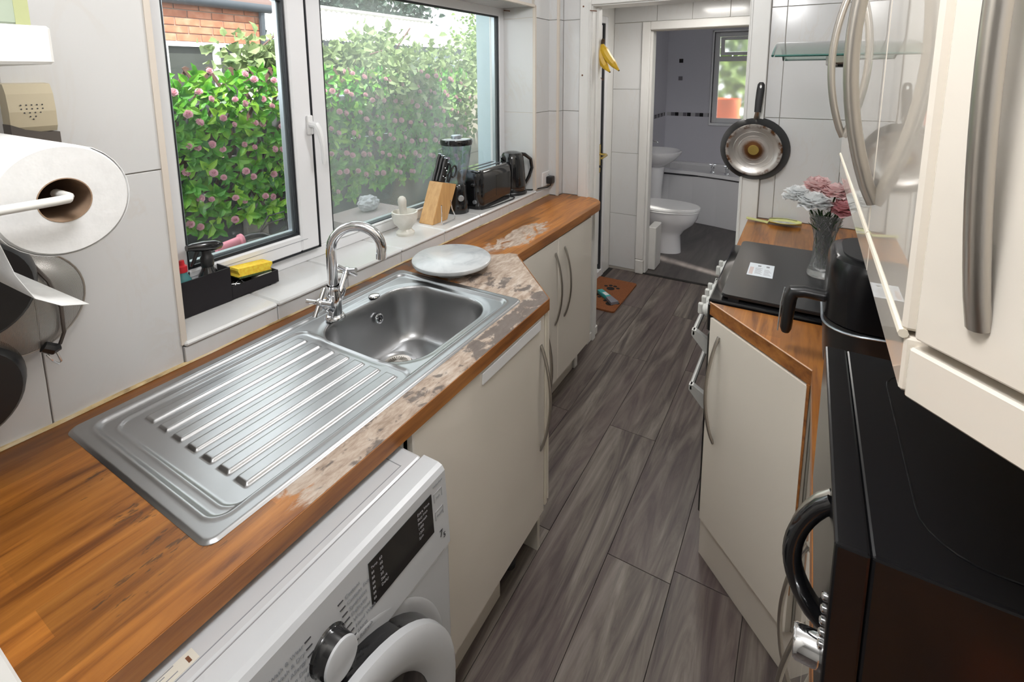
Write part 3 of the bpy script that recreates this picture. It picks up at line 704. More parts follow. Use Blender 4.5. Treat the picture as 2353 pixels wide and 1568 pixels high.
kp = cpan(1.071, 0.757, 0); kb = obj('program_knob', lathe(BM(), [(0.034, -0.001), (0.031, 0.003), (0.030, 0.005), (0.0295, 0.026), (0.028, 0.028)], mtx=axis_mtx(kp, NX), seg=36), 'black_gloss', wm, True)
obj('knob_face', lathe(BM(), [(0.0295, 0.0265), (0.0285, 0.030), (0.026, 0.031), (0, 0.031)], mtx=axis_mtx(kp, NX), seg=36), 'appliance_white', kb, True)
dcy, dcz = 1.070, 0.474
dr = obj('door', lathe(BM(), [(0.240, -0.004), (0.240, 0.030), (0.236, 0.034), (0.20, 0.0345)], mtx=axis_mtx((0.7115, dcy, dcz), (1, 0, 0)), seg=64), 'black_gloss', wm, True)
obj('door_ring', lathe(BM(), [(0.243, 0.030), (0.242, 0.043), (0.232, 0.050), (0.196, 0.050), (0.182, 0.044), (0.172, 0.034)], mtx=axis_mtx((0.7115, dcy, dcz), (1, 0, 0)), seg=64), 'appliance_white', dr, True)
obj('door_glass', lathe(BM(), [(0.176, 0.036), (0.150, 0.046), (0.09, 0.054), (0, 0.057)], mtx=axis_mtx((0.7115, dcy, dcz), (1, 0, 0)), seg=48), 'black_gloss', dr, True)
obj('door_recess', lathe(BM(), [(0.262, 0.0004), (0.259, 0.0016), (0.250, 0.0010), (0.238, 0.0006)], mtx=axis_mtx((0.7115, dcy, dcz), (1, 0, 0)), seg=64), 'appliance_white', wm, True)
mat('sticker', (0.66, 0.63, 0.55), 0.5)
sk = obj('warning_sticker', box(0.612, 0.632, 0.80, 0.938, 0.8476, 0.8486), 'sticker', wm)
for k in range(5): obj('sticker_text', box(0.613 + 0.0038 * k, 0.6143 + 0.0038 * k, 0.81, 0.915 - 0.012 * (k % 3), 0.8486, 0.8488), 'grey_print', sk)
obj('sticker_text', box(0.618, 0.628, 0.927, 0.931, 0.8486, 0.8488), 'rust', sk)

# ---- base cabinets on the left
def bow_handle(parent, p0, p1, out, depth=0.034): return obj('handle', bow(p0, p1, out, depth, 0.0062, 10, 17, 0.8), 'steel_brushed', parent, True)
c1 = thing('base_cabinet', 'wide cream cabinet with white strip along the door top beside the washing machine', 'cabinet', (0.3, 1.7, 0))
b = BM(); bx(b, 0.05, 0.578, 1.364, 1.380, 0.0, 0.86); bx(b, 0.05, 0.578, 1.990, 2.008, 0.0, 0.86); bx(b, 0.05, 0.578, 1.38, 1.99, 0.16, 0.178); bx(b, 0.05, 0.06, 1.38, 1.99, 0.178, 0.70)
obj('carcass', b, 'carcass', c1)
d = obj('door', box(0.582, 0.602, 1.384, 1.992, 0.165, 0.853, 0.003), 'cream_gloss', c1)
bow_handle(d, (0.602, 1.966, 0.765), (0.602, 1.966, 0.405), (1, 0, 0))
obj('label_strip', box(0.602, 0.606, 1.640, 1.960, 0.818, 0.850, 0.0018, 2), 'white_plastic', d)
obj('end_panel', box(0.575, 0.604, 1.995, 2.011, 0.18, 0.86, 0.002), 'cream_edge', c1)
obj('plinth', box(0.53, 0.548, 1.384, 1.80, 0.0, 0.150), 'cream_gloss', c1)
obj('adjustable_foot', lathe(BM(), [(0.022, 0), (0.022, 0.015), (0.014, 0.02), (0.014, 0.16)], (0.52, 1.90, 0), 12), 'black_matte', c1, True)
c2 = thing('corner_cabinet', 'cream angled cabinet turning the corner under the worktop notch', 'cabinet', (0.3, 2.15, 0))
b = BM(); prism(b, [(0.05, 2.02), (0.570, 2.02), (0.300, 2.298), (0.05, 2.298)], 0.15, 0.86); obj('carcass', b, 'carcass', c2)
dn = Vector((0.280, 0.270, 0)).normalized()
b = BM(); A_, B_ = Vector((0.580, 2.030, 0)), Vector((0.318, 2.303, 0)); prism(b, [tuple(A_.xy), tuple((A_ + dn * 0.018).xy), tuple((B_ + dn * 0.018).xy), tuple(B_.xy)], 0.165, 0.853)
d = obj('door', b, 'cream_gloss', c2); q = A_.lerp(B_, 0.2) + dn * 0.018
bow_handle(d, (q.x, q.y, 0.765), (q.x, q.y, 0.405), dn)
b = BM(); prism(b, [(0.05, 2.02), (0.535, 2.02), (0.265, 2.298), (0.05, 2.298)], 0.0, 0.148); obj('plinth', b, 'cream_gloss', c2)
c3 = thing('base_cabinet', 'shallow cream double cabinet with two bow handles beside the doorway', 'cabinet', (0.16, 2.7, 0))
obj('carcass', box(0.02, 0.306, 2.305, 3.10, 0.15, 0.86), 'carcass', c3)
for y0, y1, hy in ((2.318, 2.674, 2.645), (2.678, 3.085, 2.745)):
    d = obj('door', box(0.309, 0.328, y0, y1, 0.160, 0.852, 0.003), 'cream_gloss', c3)
    bow_handle(d, (0.328, hy, 0.795), (0.328, hy, 0.450), (1, 0, 0))
obj('plinth', box(0.235, 0.250, 2.31, 3.03, 0.0, 0.150), 'cream_gloss', c3)
obj('plinth_end', box(0.225, 0.262, 3.035, 3.075, 0.0, 0.150, 0.003), 'paint_white', c3)

# ================================================================== RIGHT RUN
# ---- worktops
rw = thing('worktop', 'glossy oak worktop with angled front beside the cooker, under the microwave', 'worktop', (1.45, 1.6, 0.86))
b = BM(); prism(b, [(1.046, 2.232), (1.313, 1.970), (1.313, 0.62), (XR - 0.001, 0.62), (XR - 0.001, 2.232)], 0.862, 0.899); obj('slab', b, 'worktop_oak', rw)
def edge_strip(parent, a, c, n, t=0.0015):
    a, c, n = Vector((*a, 0)), Vector((*c, 0)), Vector((*n, 0)).normalized()
    b = BM(); prism(b, [tuple(a.xy), tuple((a + n * t).xy), tuple((c + n * t).xy), tuple(c.xy)], 0.861, 0.9003); return obj('front_edge', b, 'edge_oak', parent)
edge_strip(rw, (1.046, 2.232), (1.313, 1.970), (-1, -1)); edge_strip(rw, (1.313, 1.970), (1.313, 0.62), (-1, 0))
mat('worn_lip', (0.66, 0.42, 0.28), 0.5)
obj('worn_lip', tube(BM(), [(1.045, 2.231, 0.9), (1.18, 2.0985, 0.9003), (1.3125, 1.969, 0.9)], 0.0018, 6), 'worn_lip', rw, True)
rw2 = thing('worktop', 'short oak worktop between the cooker and the back wall', 'worktop', (1.35, 3.05, 0.86))
obj('slab', box(1.048, XR - 0.001, 2.822, YB - 0.001, 0.862, 0.899, 0.002), 'worktop_oak', rw2)
rc0 = thing('base_cabinet', 'narrow cream cabinet under the short worktop by the back wall', 'cabinet', (1.35, 3.05, 0))
obj('carcass', box(1.075, XR - 0.001, 2.83, YB - 0.002, 0.0, 0.860), 'cream_gloss', rc0)
obj('door', box(1.055, 1.074, 2.835, 3.285, 0.15, 0.855, 0.002), 'cream_gloss', rc0)
# ---- angled base cabinet
rc1 = thing('base_cabinet', 'white angled cabinet with one tall bow-handled door next to the cooker', 'cabinet', (1.4, 2.1, 0))
b = BM(); prism(b, [(1.085, 2.225), (1.325, 1.992), (XR - 0.001, 1.992), (XR - 0.001, 2.225)], 0.15, 0.860); obj('carcass', b, 'carcass', rc1)
n1 = Vector((-0.264, -0.268, 0)).normalized(); A_, B_ = Vector((1.062, 2.232, 0)), Vector((1.316, 1.984, 0))
b = BM(); prism(b, [tuple(A_.xy), tuple((A_ + n1 * 0.018).xy), tuple((B_ + n1 * 0.018).xy), tuple(B_.xy)], 0.165, 0.856)
d = obj('door', b, 'cream_gloss', rc1); q = A_.lerp(B_, 0.12) + n1 * 0.018
bow_handle(d, (q.x, q.y, 0.815), (q.x, q.y, 0.468), n1, 0.036)
b = BM(); prism(b, [(1.048, 2.258), (1.054, 2.264), (1.339, 1.989), (1.333, 1.983)], 0.0, 0.146)
o = obj('plinth', b, 'cream_gloss', rc1)
for zz in (0.125, 0.03): obj('screw_head', lathe(BM(), [(0.003, 0), (0.003, 0.001), (0, 0.001)], mtx=axis_mtx((1.064, 2.246, zz), n1), seg=8), 'rust', o)
b = BM(); b2 = [b.verts.new(p) for p in ((1.303, 1.973, 0.862), (1.310, 1.966, 0.862), (1.312, 1.975, 0.862), (1.305, 1.970, 0.28), (1.306, 1.969, 0.28), (1.307, 1.972, 0.28))]
for f in ((0, 1, 4, 3), (1, 2, 5, 4), (2, 0, 3, 5), (0, 2, 1), (3, 4, 5)): b.faces.new([b2[i] for i in f])
bmesh.ops.recalc_face_normals(b, faces=b.faces); obj('tapered_filler', b, 'edge_oak', rc1)
# ---- near base cabinet
rc2 = thing('base_cabinet', 'white cabinet below the microwave with a bow handle at its door', 'cabinet', (1.48, 1.5, 0))
obj('carcass', box(1.340, XR - 0.001, 0.64, 1.985, 0.15, 0.860), 'carcass', rc2)
d = obj('door', box(1.320, 1.338, 1.55, 1.958, 0.165, 0.856, 0.003), 'cream_gloss', rc2)
bow_handle(d, (1.320, 1.66, 0.72), (1.320, 1.66, 0.37), (-1, 0, 0), 0.036)
d = obj('door', box(1.320, 1.338, 0.90, 1.546, 0.165, 0.856, 0.003), 'cream_gloss', rc2)
bow_handle(d, (1.320, 1.50, 0.72), (1.320, 1.50, 0.37), (-1, 0, 0), 0.036)
obj('plinth', box(1.352, 1.362, 0.66, 1.97, 0.0, 0.146), 'cream_gloss', rc2)

# ---- cooker
CY0, CY1 = 2.242, 2.816
ck = thing('cooker', 'black freestanding cooker with closed glass lid and six pale knobs', 'cooker', (1.34, 2.53, 0))
obj('body', box(1.058, 1.625, CY0, CY1, 0.150, 0.892, 0.004), 'black_satin', ck)
obj('kick_plate', box(1.10, 1.60, CY0 + 0.02, CY1 - 0.01, 0.0, 0.150), 'black_matte', ck)
obj('hob_frame', box(1.038, 1.63, CY0, CY1, 0.892, 0.906, 0.005, 2), 'black_gloss', ck)
b = BM(); prism(b, rrect(1.345, 2.545, 0.275, 0.286, 0.018), 0.914, 0.9225); bmesh.ops.bevel(b, geom=[e for e in b.edges if abs(e.verts[0].co.z - e.verts[1].co.z) < 1e-5 and e.verts[0].co.z > 0.92], offset=0.002, segments=2, affect='EDGES')
lid = obj('hob_lid', b, 'black_satin', ck, True)
for yy in (CY0 + 0.03, CY1 - 0.03): obj('lid_bumper', box(1.09, 1.12, yy - 0.01, yy + 0.01, 0.905, 0.915), 'black_matte', lid)
obj('control_panel', box(1.036, 1.060, CY0, CY1, 0.800, 0.890, 0.004), 'black_gloss', ck)
for yy in (2.285, 2.345, 2.405, 2.460, 2.640, 2.705):
    k = obj('knob', lathe(BM(), [(0.022, 0), (0.022, 0.010), (0.017, 0.014), (0.015, 0.020)], mtx=axis_mtx((1.037, yy, 0.850), (-1, 0, 0)), seg=20), 'knob_grey', ck, True)
    obj('knob_grip', box(1.002, 1.018, yy - 0.0075, yy + 0.0075, 0.832, 0.868, 0.004, 2), 'knob_grey', k)
for z0, z1, zh in ((0.60, 0.79, 0.758), (0.16, 0.59, 0.565)):
    d = obj('oven_door', box(1.040, 1.058, CY0 + 0.004, CY1 - 0.004, z0, z1, 0.004), 'black_gloss', ck)
    hb = [(1.040, CY0 + 0.055, zh - 0.045), (0.992, CY0 + 0.050, zh), (0.988, CY0 + 0.065, zh), (0.988, CY1 - 0.065, zh), (0.992, CY1 - 0.050, zh), (1.040, CY1 - 0.055, zh - 0.045)]
    h = obj('oven_handle', box(0.985, 0.998, CY0 + 0.045, CY1 - 0.045, zh - 0.010, zh + 0.010, 0.004), 'handle_grey', d)
    for yy in (CY0 + 0.045, CY1 - 0.065):
        b = BM(); prism(b, [(0.985, zh + 0.010), (0.985, zh - 0.008), (1.030, zh - 0.060), (1.041, zh - 0.060), (1.041, zh - 0.015), (0.998, zh + 0.010)], yy, yy + 0.02, 'y'); bmesh.ops.recalc_face_normals(b, faces=b.faces)
        obj('handle_bracket', b, 'handle_grey', h)
mat('paper', (0.72, 0.76, 0.80), 0.7)
b = box(1.121, 1.198, 2.459, 2.583, 0.9227, 0.9236)
lf = tag(obj('leaflet', b, 'paper'), 'small white printed leaflet lying on the black cooker lid', 'leaflet')
for k in range(7): obj('print_line', box(1.142, 1.164 - 0.004 * (k % 2), 2.480 + 0.009 * k, 2.483 + 0.009 * k, 0.9236, 0.9238), 'pale_print', lf)
for k in range(6): obj('print_line', box(1.170, 1.192 - 0.004 * (k % 3), 2.476 + 0.010 * k, 2.479 + 0.010 * k, 0.9236, 0.9238), 'pale_print', lf)
mat('pink_print', (0.62, 0.52, 0.50), 0.6)
obj('print_block', box(1.125, 1.137, 2.470, 2.540, 0.9236, 0.92375), 'pink_print', lf)
for xx in (1.148, 1.174): obj('print_block', box(xx, xx + 0.010, 2.552, 2.566, 0.9236, 0.92375), 'grey_print', lf)

# ---- microwave
mat('microwave_black', (0.008, 0.008, 0.009), 0.22, spec=0.28)
mw = thing('microwave', 'black microwave oven with curved door handle on the right worktop', 'microwave', (1.47, 1.39, 0.9003))
MX, MY0_, MY1_, MZ = 1.312, 1.186, 1.592, 1.152
obj('casing', box(MX + 0.0292, 1.635, MY0_, MY1_, 0.912, MZ, 0.003, 2), 'microwave_black', mw)
obj('front', box(MX, MX + 0.029, MY0_, MY1_, 0.912, MZ, 0.003, 2), 'microwave_black', mw)
b = BM(); path = [(x, y, MZ + 0.0003) for x, y in rrect(1.50, 1.389, 0.115, 0.168, 0.05)]; tube(b, path + path[:1], 0.0012, 6, False); obj('pressed_rib', b, 'microwave_black', mw, True)
hp_ = []
for k in range(17):
    t = k / 16; z = 1.132 - 0.150 * t; hp_.append((MX - 0.034 * math.sin(PI * t) ** 0.7 + 0.003, 1.262, z))
obj('door_handle', tube(BM(), hp_, 0.0075, 12, flat=1.3), 'black_gloss', mw, True)
hp2 = [(x + 0.001, 1.276, z) for x, y, z in hp_]
obj('handle_inlay', tube(BM(), hp2, 0.0062, 12, flat=1.2), 'steel_brushed', mw, True)
obj('timer_knob', lathe(BM(), [(0.017, 0), (0.017, 0.022), (0.015, 0.025), (0, 0.0255)], mtx=axis_mtx((MX + 0.001, 1.225, 0.984), (-1, 0, 0)), seg=28), 'chrome', mw, True)
for k in range(5): obj('button', lathe(BM(), [(0.0045, 0), (0.0045, 0.003), (0.003, 0.0045), (0, 0.005)], mtx=axis_mtx((MX + 0.001, 1.215, 1.004 + 0.0145 * k), (-1, 0, 0)), seg=12), 'chrome', mw, True)
for yy in (1.22, 1.56):
    for xx in (1.36, 1.60): obj('foot', lathe(BM(), [(0.014, 0), (0.012, 0.0125)], (xx, yy, 0.9003), 12), 'black_matte', mw)

# ---- air fryer
af = thing('air_fryer', 'tall black air fryer with pistol grip drawer handle behind the microwave', 'air fryer', (1.455, 2.06, 0.9003))
rings = []
for z, hx, hy in ((0.902, 0.118, 0.112), (0.915, 0.130, 0.122), (1.00, 0.136, 0.128), (1.03, 0.137, 0.129)): rings.append([(x, y, z) for x, y in rrect(1.462, 2.062, hx, hy, 0.085, 8)])
obj('drawer', loft(BM(), rings), 'black_satin', af, True)
rings = []
for z, hx, hy in ((1.034, 0.137, 0.129), (1.10, 0.136, 0.128), (1.155, 0.133, 0.125), (1.174, 0.127, 0.119), (1.180, 0.118, 0.110)): rings.append([(x, y, z) for x, y in rrect(1.462, 2.062, hx, hy, 0.080, 8)])
hd = obj('housing', loft(BM(), rings), 'microwave_black', af, True)
b = BM(); prism(b, rrect(1.462, 2.062, 0.108, 0.100, 0.068, 8), 1.179, 1.183); obj('top_panel', b, 'black_matte', hd, True)
path = [(x, y, 1.032 - 0.016 * max(0, (1.462 - x) / 0.137) + 0.012 * max(0, (y - 2.062) / 0.13)) for x, y in rrect(1.462, 2.062, 0.1385, 0.1305, 0.087, 8)]
b = BM(); tube(b, path + path[:1], 0.0028, 6, False); obj('silver_band', b, 'spacer', af, True)
hg = obj('drawer_handle', tube(BM(), [(1.330, 2.062, 1.052), (1.285, 2.062, 1.054), (1.262, 2.062, 1.050), (1.255, 2.062, 1.030), (1.252, 2.062, 0.99), (1.250, 2.062, 0.950), (1.250, 2.062, 0.940)], [0.018, 0.018, 0.020, 0.019, 0.018, 0.017, 0.012], 12, flat=0.8), 'black_satin', af, True)
obj('grip_trim', tube(BM(), [(1.242, 2.046, 1.062), (1.236, 2.047, 1.02), (1.233, 2.048, 0.945)], 0.002, 6), 'spacer', hg, True)

# ---- vase with flowers
VX, VY, VZ = 1.335, 2.575, 0.9226
b = BM(); lathe(b, [(0, 0.0), (0.041, 0.0), (0.042, 0.010), (0.034, 0.035), (0.0285, 0.07), (0.029, 0.12), (0.036, 0.17), (0.050, 0.212), (0.047, 0.212), (0.033, 0.17), (0.0265, 0.12), (0.026, 0.07), (0.028, 0.03), (0, 0.012)], (VX, VY, VZ), 28)
vase = tag(obj('glass_vase', b, 'cut_glass', None, True), 'waisted cut-glass vase standing on the cooker lid', 'vase')
b = BM()
for s in (1, -1):
    for k in range(11):
        pts = []
        for i in range(11):
            t = i / 10; z = 0.028 + 0.165 * t; r = 0.030 + 0.016 * max(0, (t - 0.5) * 2) ** 1.6 - 0.0015 * math.sin(t * PI) + (0.004 if t < 0.1 else 0)
            a = 2 * PI * k / 11 + s * 2.2 * t; pts.append((VX + r * math.cos(a), VY + r * math.sin(a), VZ + z))
        tube(b, pts, 0.0013, 4, False)
obj('cut_ridge', b, 'cut_glass', vase, True)
noisy('stem_green', [(0.3, (0.012, 0.035, 0.008)), (0.7, (0.04, 0.11, 0.02))], (30, 30, 30), 2, 0.5)
def petal_head(c, R, seed, flat=0.75):
    rnd = random.Random(seed); b = BM()
    for layer in range(7):
        n = 6 + layer * 2; r = R * (0.25 + 0.75 * layer / 6)
        for k in range(n):
            a = 2 * PI * (k + rnd.random() * 0.7) / n; el = math.radians(84 - layer * 18 + rnd.uniform(-10, 10))
            d = Vector((math.cos(a) * math.cos(el), math.sin(a) * math.cos(el), math.sin(el) * flat)); s = d.cross(Vector((0, 0, 1))).normalized(); u = s.cross(d).normalized()
            p = Vector(c) + d * r * 0.45; L, Wd = R * rnd.uniform(0.5, 0.75), R * rnd.uniform(0.34, 0.48)
            P = [p - s * Wd * 0.4, p + s * Wd * 0.4, p + d * L * 0.6 + s * Wd + u * R * 0.10, p + d * L - s * 0 + u * R * rnd.uniform(-0.15, 0.25), p + d * L * 0.6 - s * Wd + u * R * 0.10, p + d * L * 0.55 - u * R * 0.06]
            v = [b.verts.new(x) for x in P]
            for f in ((0, 1, 5), (1, 2, 5), (2, 3, 5), (3, 4, 5), (4, 0, 5)): b.faces.new([v[i] for i in f])
    return b
def petalmat(name, c0, c1):
    m, nt, b = newmat(name); n = N(nt); f = n.noise(n.obj(), 40, 2); c = n.mix(f, c0, c1); n.link(c, b.inputs['Base Color']); b.inputs['Roughness'].default_value = 0.7
    tl = n.new('ShaderNodeBsdfTranslucent'); n.link(c, tl.inputs[0]); mx = n.new('ShaderNodeMixShader'); mx.inputs[0].default_value = 0.45
    n.link(b.outputs[0], mx.inputs[1]); n.link(tl.outputs[0], mx.inputs[2]); n.link(mx.outputs[0], nt.nodes['Material Output'].inputs[0])
petalmat('petal_white', (0.84, 0.85, 0.85), (0.90, 0.91, 0.91)); petalmat('petal_blush', (0.84, 0.58, 0.58), (0.86, 0.70, 0.69)); petalmat('petal_pink', (0.66, 0.26, 0.29), (0.74, 0.45, 0.46))
FL = [((-0.085, -0.035, 0.272), 0.046, 'petal_white', 'white carnation drooping at the left of the bouquet'),
      ((-0.038, -0.070, 0.262), 0.050, 'petal_white', 'large white carnation at the front of the bouquet'),
      ((-0.030, 0.015, 0.300), 0.046, 'petal_blush', 'pale pink carnation at the top left of the bouquet'),
      ((0.022, -0.020, 0.290), 0.046, 'petal_blush', 'pale pink carnation in the middle of the bouquet'),
      ((0.055, -0.065, 0.250), 0.048, 'petal_pink', 'deeper pink carnation low at the right of the bouquet'),
      ((0.062, 0.030, 0.298), 0.042, 'petal_white', 'small white carnation at the back right of the bouquet')]
for i, (off, R, m, lab) in enumerate(FL):
    c = Vector((VX, VY, VZ)) + Vector(off)
    t = thing('carnation', lab, 'flower', (VX, VY, VZ + 0.02), 0, 'carnations in the glass vase')
    obj('flower_head', petal_head(c, R, i), m, t)
    p0 = Vector((VX + off[0] * 0.12, VY + off[1] * 0.12, VZ + 0.025)); p1 = Vector((VX + off[0] * 0.32, VY + off[1] * 0.32, VZ + 0.19))
    obj('stem', tube(BM(), [p0, p0.lerp(p1, 0.6), p1, p1.lerp(c, 0.6) + Vector((0, 0, 0.01)), c - Vector((0, 0, R * 0.1))], 0.0028, 6), 'stem_green', t, True)
    rnd = random.Random(50 + i); b = BM()
    for k in range(26):
        q = p0.lerp(p1, rnd.uniform(0.15, 1.0)); a = rnd.uniform(0, 2 * PI); e = Vector((math.cos(a), math.sin(a), rnd.uniform(0.4, 1.6))).normalized() * rnd.uniform(0.03, 0.055)
        lim = 0.024 if q.z < VZ + 0.15 else 0.06
        e.x = max(min(q.x + e.x, VX + lim), VX - lim) - q.x; e.y = max(min(q.y + e.y, VY + lim), VY - lim) - q.y
        tube(b, [q, q + e * 0.5, q + e + Vector((0, 0, 0.004))], [0.0026, 0.0022, 0.0004], 4)
    obj('foliage', b, 'stem_green', t)
# ---- spoon rest
noisy('lemon_glaze', [(0.3, (0.66, 0.66, 0.24)), (0.7, (0.76, 0.77, 0.36))], (20, 20, 20), 2, 0.2)
sr = thing('spoon_rest', 'lemon yellow ceramic spoon rest on the worktop by the back wall', 'spoon rest', (1.2, 3.2, 0.9))
def spoon_pt(t, s, lift=0):
    wv = 0.011 + (0.036 * math.sin(PI * min(1, max(0, (t - 0.38) / 0.62))) ** 0.7 if t > 0.38 else 0.0) + 0.004 * max(0, 0.15 - t) / 0.15
    x = 1.045 + 0.225 * t; y = 3.222 + 0.010 * t
    z = 0.904 + 0.026 * max(0, 0.45 - t) + 0.004 * (t > 0.4)
    return Vector((x, y + wv * s, z + (0.012 * abs(s) ** 2 if t > 0.4 else 0.004 * (1 - abs(s))) + lift))
b = BM(); gr = [[b.verts.new(spoon_pt(i / 28, j / 4 - 1)) for j in range(9)] for i in range(29)]
lo = [[b.verts.new(spoon_pt(i / 28, j / 4 - 1, -0.004)) for j in range(9)] for i in range(29)]
for i in range(28):
    for j in range(8):
        b.faces.new((gr[i][j], gr[i + 1][j], gr[i + 1][j + 1], gr[i][j + 1])); b.faces.new((lo[i][j], lo[i][j + 1], lo[i + 1][j + 1], lo[i + 1][j]))
    for j in (0, 8): b.faces.new((gr[i][j], gr[i + 1][j], lo[i + 1][j], lo[i][j]))
bmesh.ops.recalc_face_normals(b, faces=b.faces); obj('dish', b, 'lemon_glaze', sr, True)
mat('cream_glaze', (0.74, 0.73, 0.66), 0.2)
b = BM(); lathe(b, [(0.024, 0.0), (0, 0.001)], (0, 0, 0), 16); bmesh.ops.transform(b, matrix=Matrix.Translation((1.20, 3.229, 0.9105)) @ Matrix.Diagonal((2.0, 1.0, 1, 1)), verts=b.verts); ins = obj('dish_inside', b, 'cream_glaze', sr)
for x0 in (1.178, 1.208): obj('painted_leaf', box(x0, x0 + 0.014, 3.226, 3.230, 0.9118, 0.9122), 'grey_print', ins)
obj('painted_rim', tube(BM(), [spoon_pt(0.42 + 0.5 * k / 8, 0.86, 0.0015) for k in range(9)], 0.0012, 5), 'dark_print', ins)

# ---- cooker hood with curved glass
hd_ = thing('cooker_hood', 'curved glass canopy cooker hood above the cooker, behind the wall cabinet handles', 'cooker hood', (1.45, 2.53, 1.62))
b = BM(); NS = 14; top, bot = [], []
for i in range(NS + 1):
    y = 2.235 + 0.60 * i / NS; q = (y - 2.535) / 0.30; z = 1.678 - 0.046 * q * q
    top.append([b.verts.new((x, y, z + 0.006)) for x in (1.165, 1.175, XR - 0.003)]); bot.append([b.verts.new((x, y, z)) for x in (1.165, 1.175, XR - 0.003)])
for i in range(NS):
    for j in range(2):
        b.faces.new((top[i][j], top[i + 1][j], top[i + 1][j + 1], top[i][j + 1])); b.faces.new((bot[i][j], bot[i][j + 1], bot[i + 1][j + 1], bot[i + 1][j]))
bmesh.ops.recalc_face_normals(b, faces=b.faces); obj('glass_canopy', b, 'shelf_glass', hd_, True)
b = BM()
for i in (0, NS):
    y = 2.235 + 0.60 * i / NS; tube(b, [(1.172, y, 1.635), (1.30, y, 1.635), (XR - 0.004, y, 1.635)], 0.0034, 6)
tube(b, [(1.166, 2.235 + 0.60 * i / NS, 1.681 - 0.046 * ((0.6 * i / NS - 0.3) / 0.3) ** 2) for i in range(NS + 1)], 0.0034, 6); obj('glass_edge', b, 'glass_edge', hd_, True)
obj('motor_box', box(1.30, XR - 0.003, 2.30, 2.77, 1.612, 1.650, 0.004), 'steel_brushed', hd_)
obj('filter', box(1.32, 1.60, 2.33, 2.74, 1.606, 1.612), 'black_matte', hd_)
obj('chimney', box(1.42, XR - 0.003, 2.42, 2.65, 1.683, ZT - 0.001, 0.003), 'steel_brushed', hd_)

# ---- wall cabinets
UZ0, UZ1 = 1.402, 2.12
def wall_cab(label, y0, y1, doors):
    t = thing('wall_cabinet', label, 'wall cabinet', (1.49, (y0 + y1) / 2, UZ0))
    obj('carcass', box(1.352, XR - 0.001, y0, y1, UZ0, UZ1), 'cream_edge', t)
    for a, c, hy in doors:
        d = obj('door', box(1.332, 1.351, a, c, UZ0 + 0.003, UZ1, 0.003), 'cream_gloss', t)
        obj('handle', bow((1.332, hy, 1.447), (1.332, hy, 1.79), (-1, 0, 0), 0.034, 0.0075, 12, 19), 'steel_brushed', d, True)
        obj('door_lip', tube(BM(), [(1.333, a, UZ0 + 0.001), (1.333, c, UZ0 + 0.001)], 0.0035, 8), 'cream_edge', d, True)
    return t
t = wall_cab('glossy cream wall cabinet with a tall bow handle next to the cooker hood', 1.380, 2.065, [(1.382, 2.062, 2.03)])
obj('light_rail', box(1.334, 1.350, 1.376, 2.075, 1.358, 1.401, 0.002), 'cream_gloss', t)
t = wall_cab('narrow glossy cream wall cabinet whose bow handle is nearest the middle', 1.112, 1.376, [(1.116, 1.378, 1.352)])
obj('light_rail', box(1.334, 1.350, 1.116, 1.374, 1.358, 1.401, 0.002), 'cream_gloss', t)
t = thing('wall_cabinet', 'angled cream end wall cabinet with a thick steel handle at the right edge', 'wall cabinet', (1.5, 0.95, UZ0))
E1 = Vector((XR - 0.002, 0.775, 0)); E0 = Vector((1.334, 1.108, 0)); ed = (E1 - E0).normalized(); en = Vector((ed.y, -ed.x, 0))
if en.dot(CAM - E0) < 0: en = -en
b = BM(); prism(b, [tuple((E0 - en * 0.024).xy), tuple((E1 - en * 0.024).xy), (XR - 0.001, 1.108)], UZ0, UZ1); obj('carcass', b, 'cream_edge', t)
def slab_on(a, c, z0, z1, t0, t1, bev=0.0):
    b = BM(); P, Q = E0 + ed * a, E0 + ed * c
    prism(b, [tuple((P + en * t0).xy), tuple((Q + en * t0).xy), tuple((Q + en * t1).xy), tuple((P + en * t1).xy)], z0, z1)
    if bev: bmesh.ops.bevel(b, geom=b.edges[:], offset=bev, segments=1, affect='EDGES')
    return b
d = obj('door', slab_on(0.004, 0.42, UZ0 + 0.003, UZ1, -0.020, 0, 0.002), 'cream_gloss', t)
hq = E0 + ed * 0.043
obj('handle', bow((hq.x, hq.y, 1.434), (hq.x, hq.y, 1.80), en, 0.020, 0.0068, 12, 19), 'steel_brushed', d, True)
obj('light_rail', slab_on(0.0, 0.43, 1.358, 1.397, -0.020, -0.002, 0.002), 'cream_gloss', t)
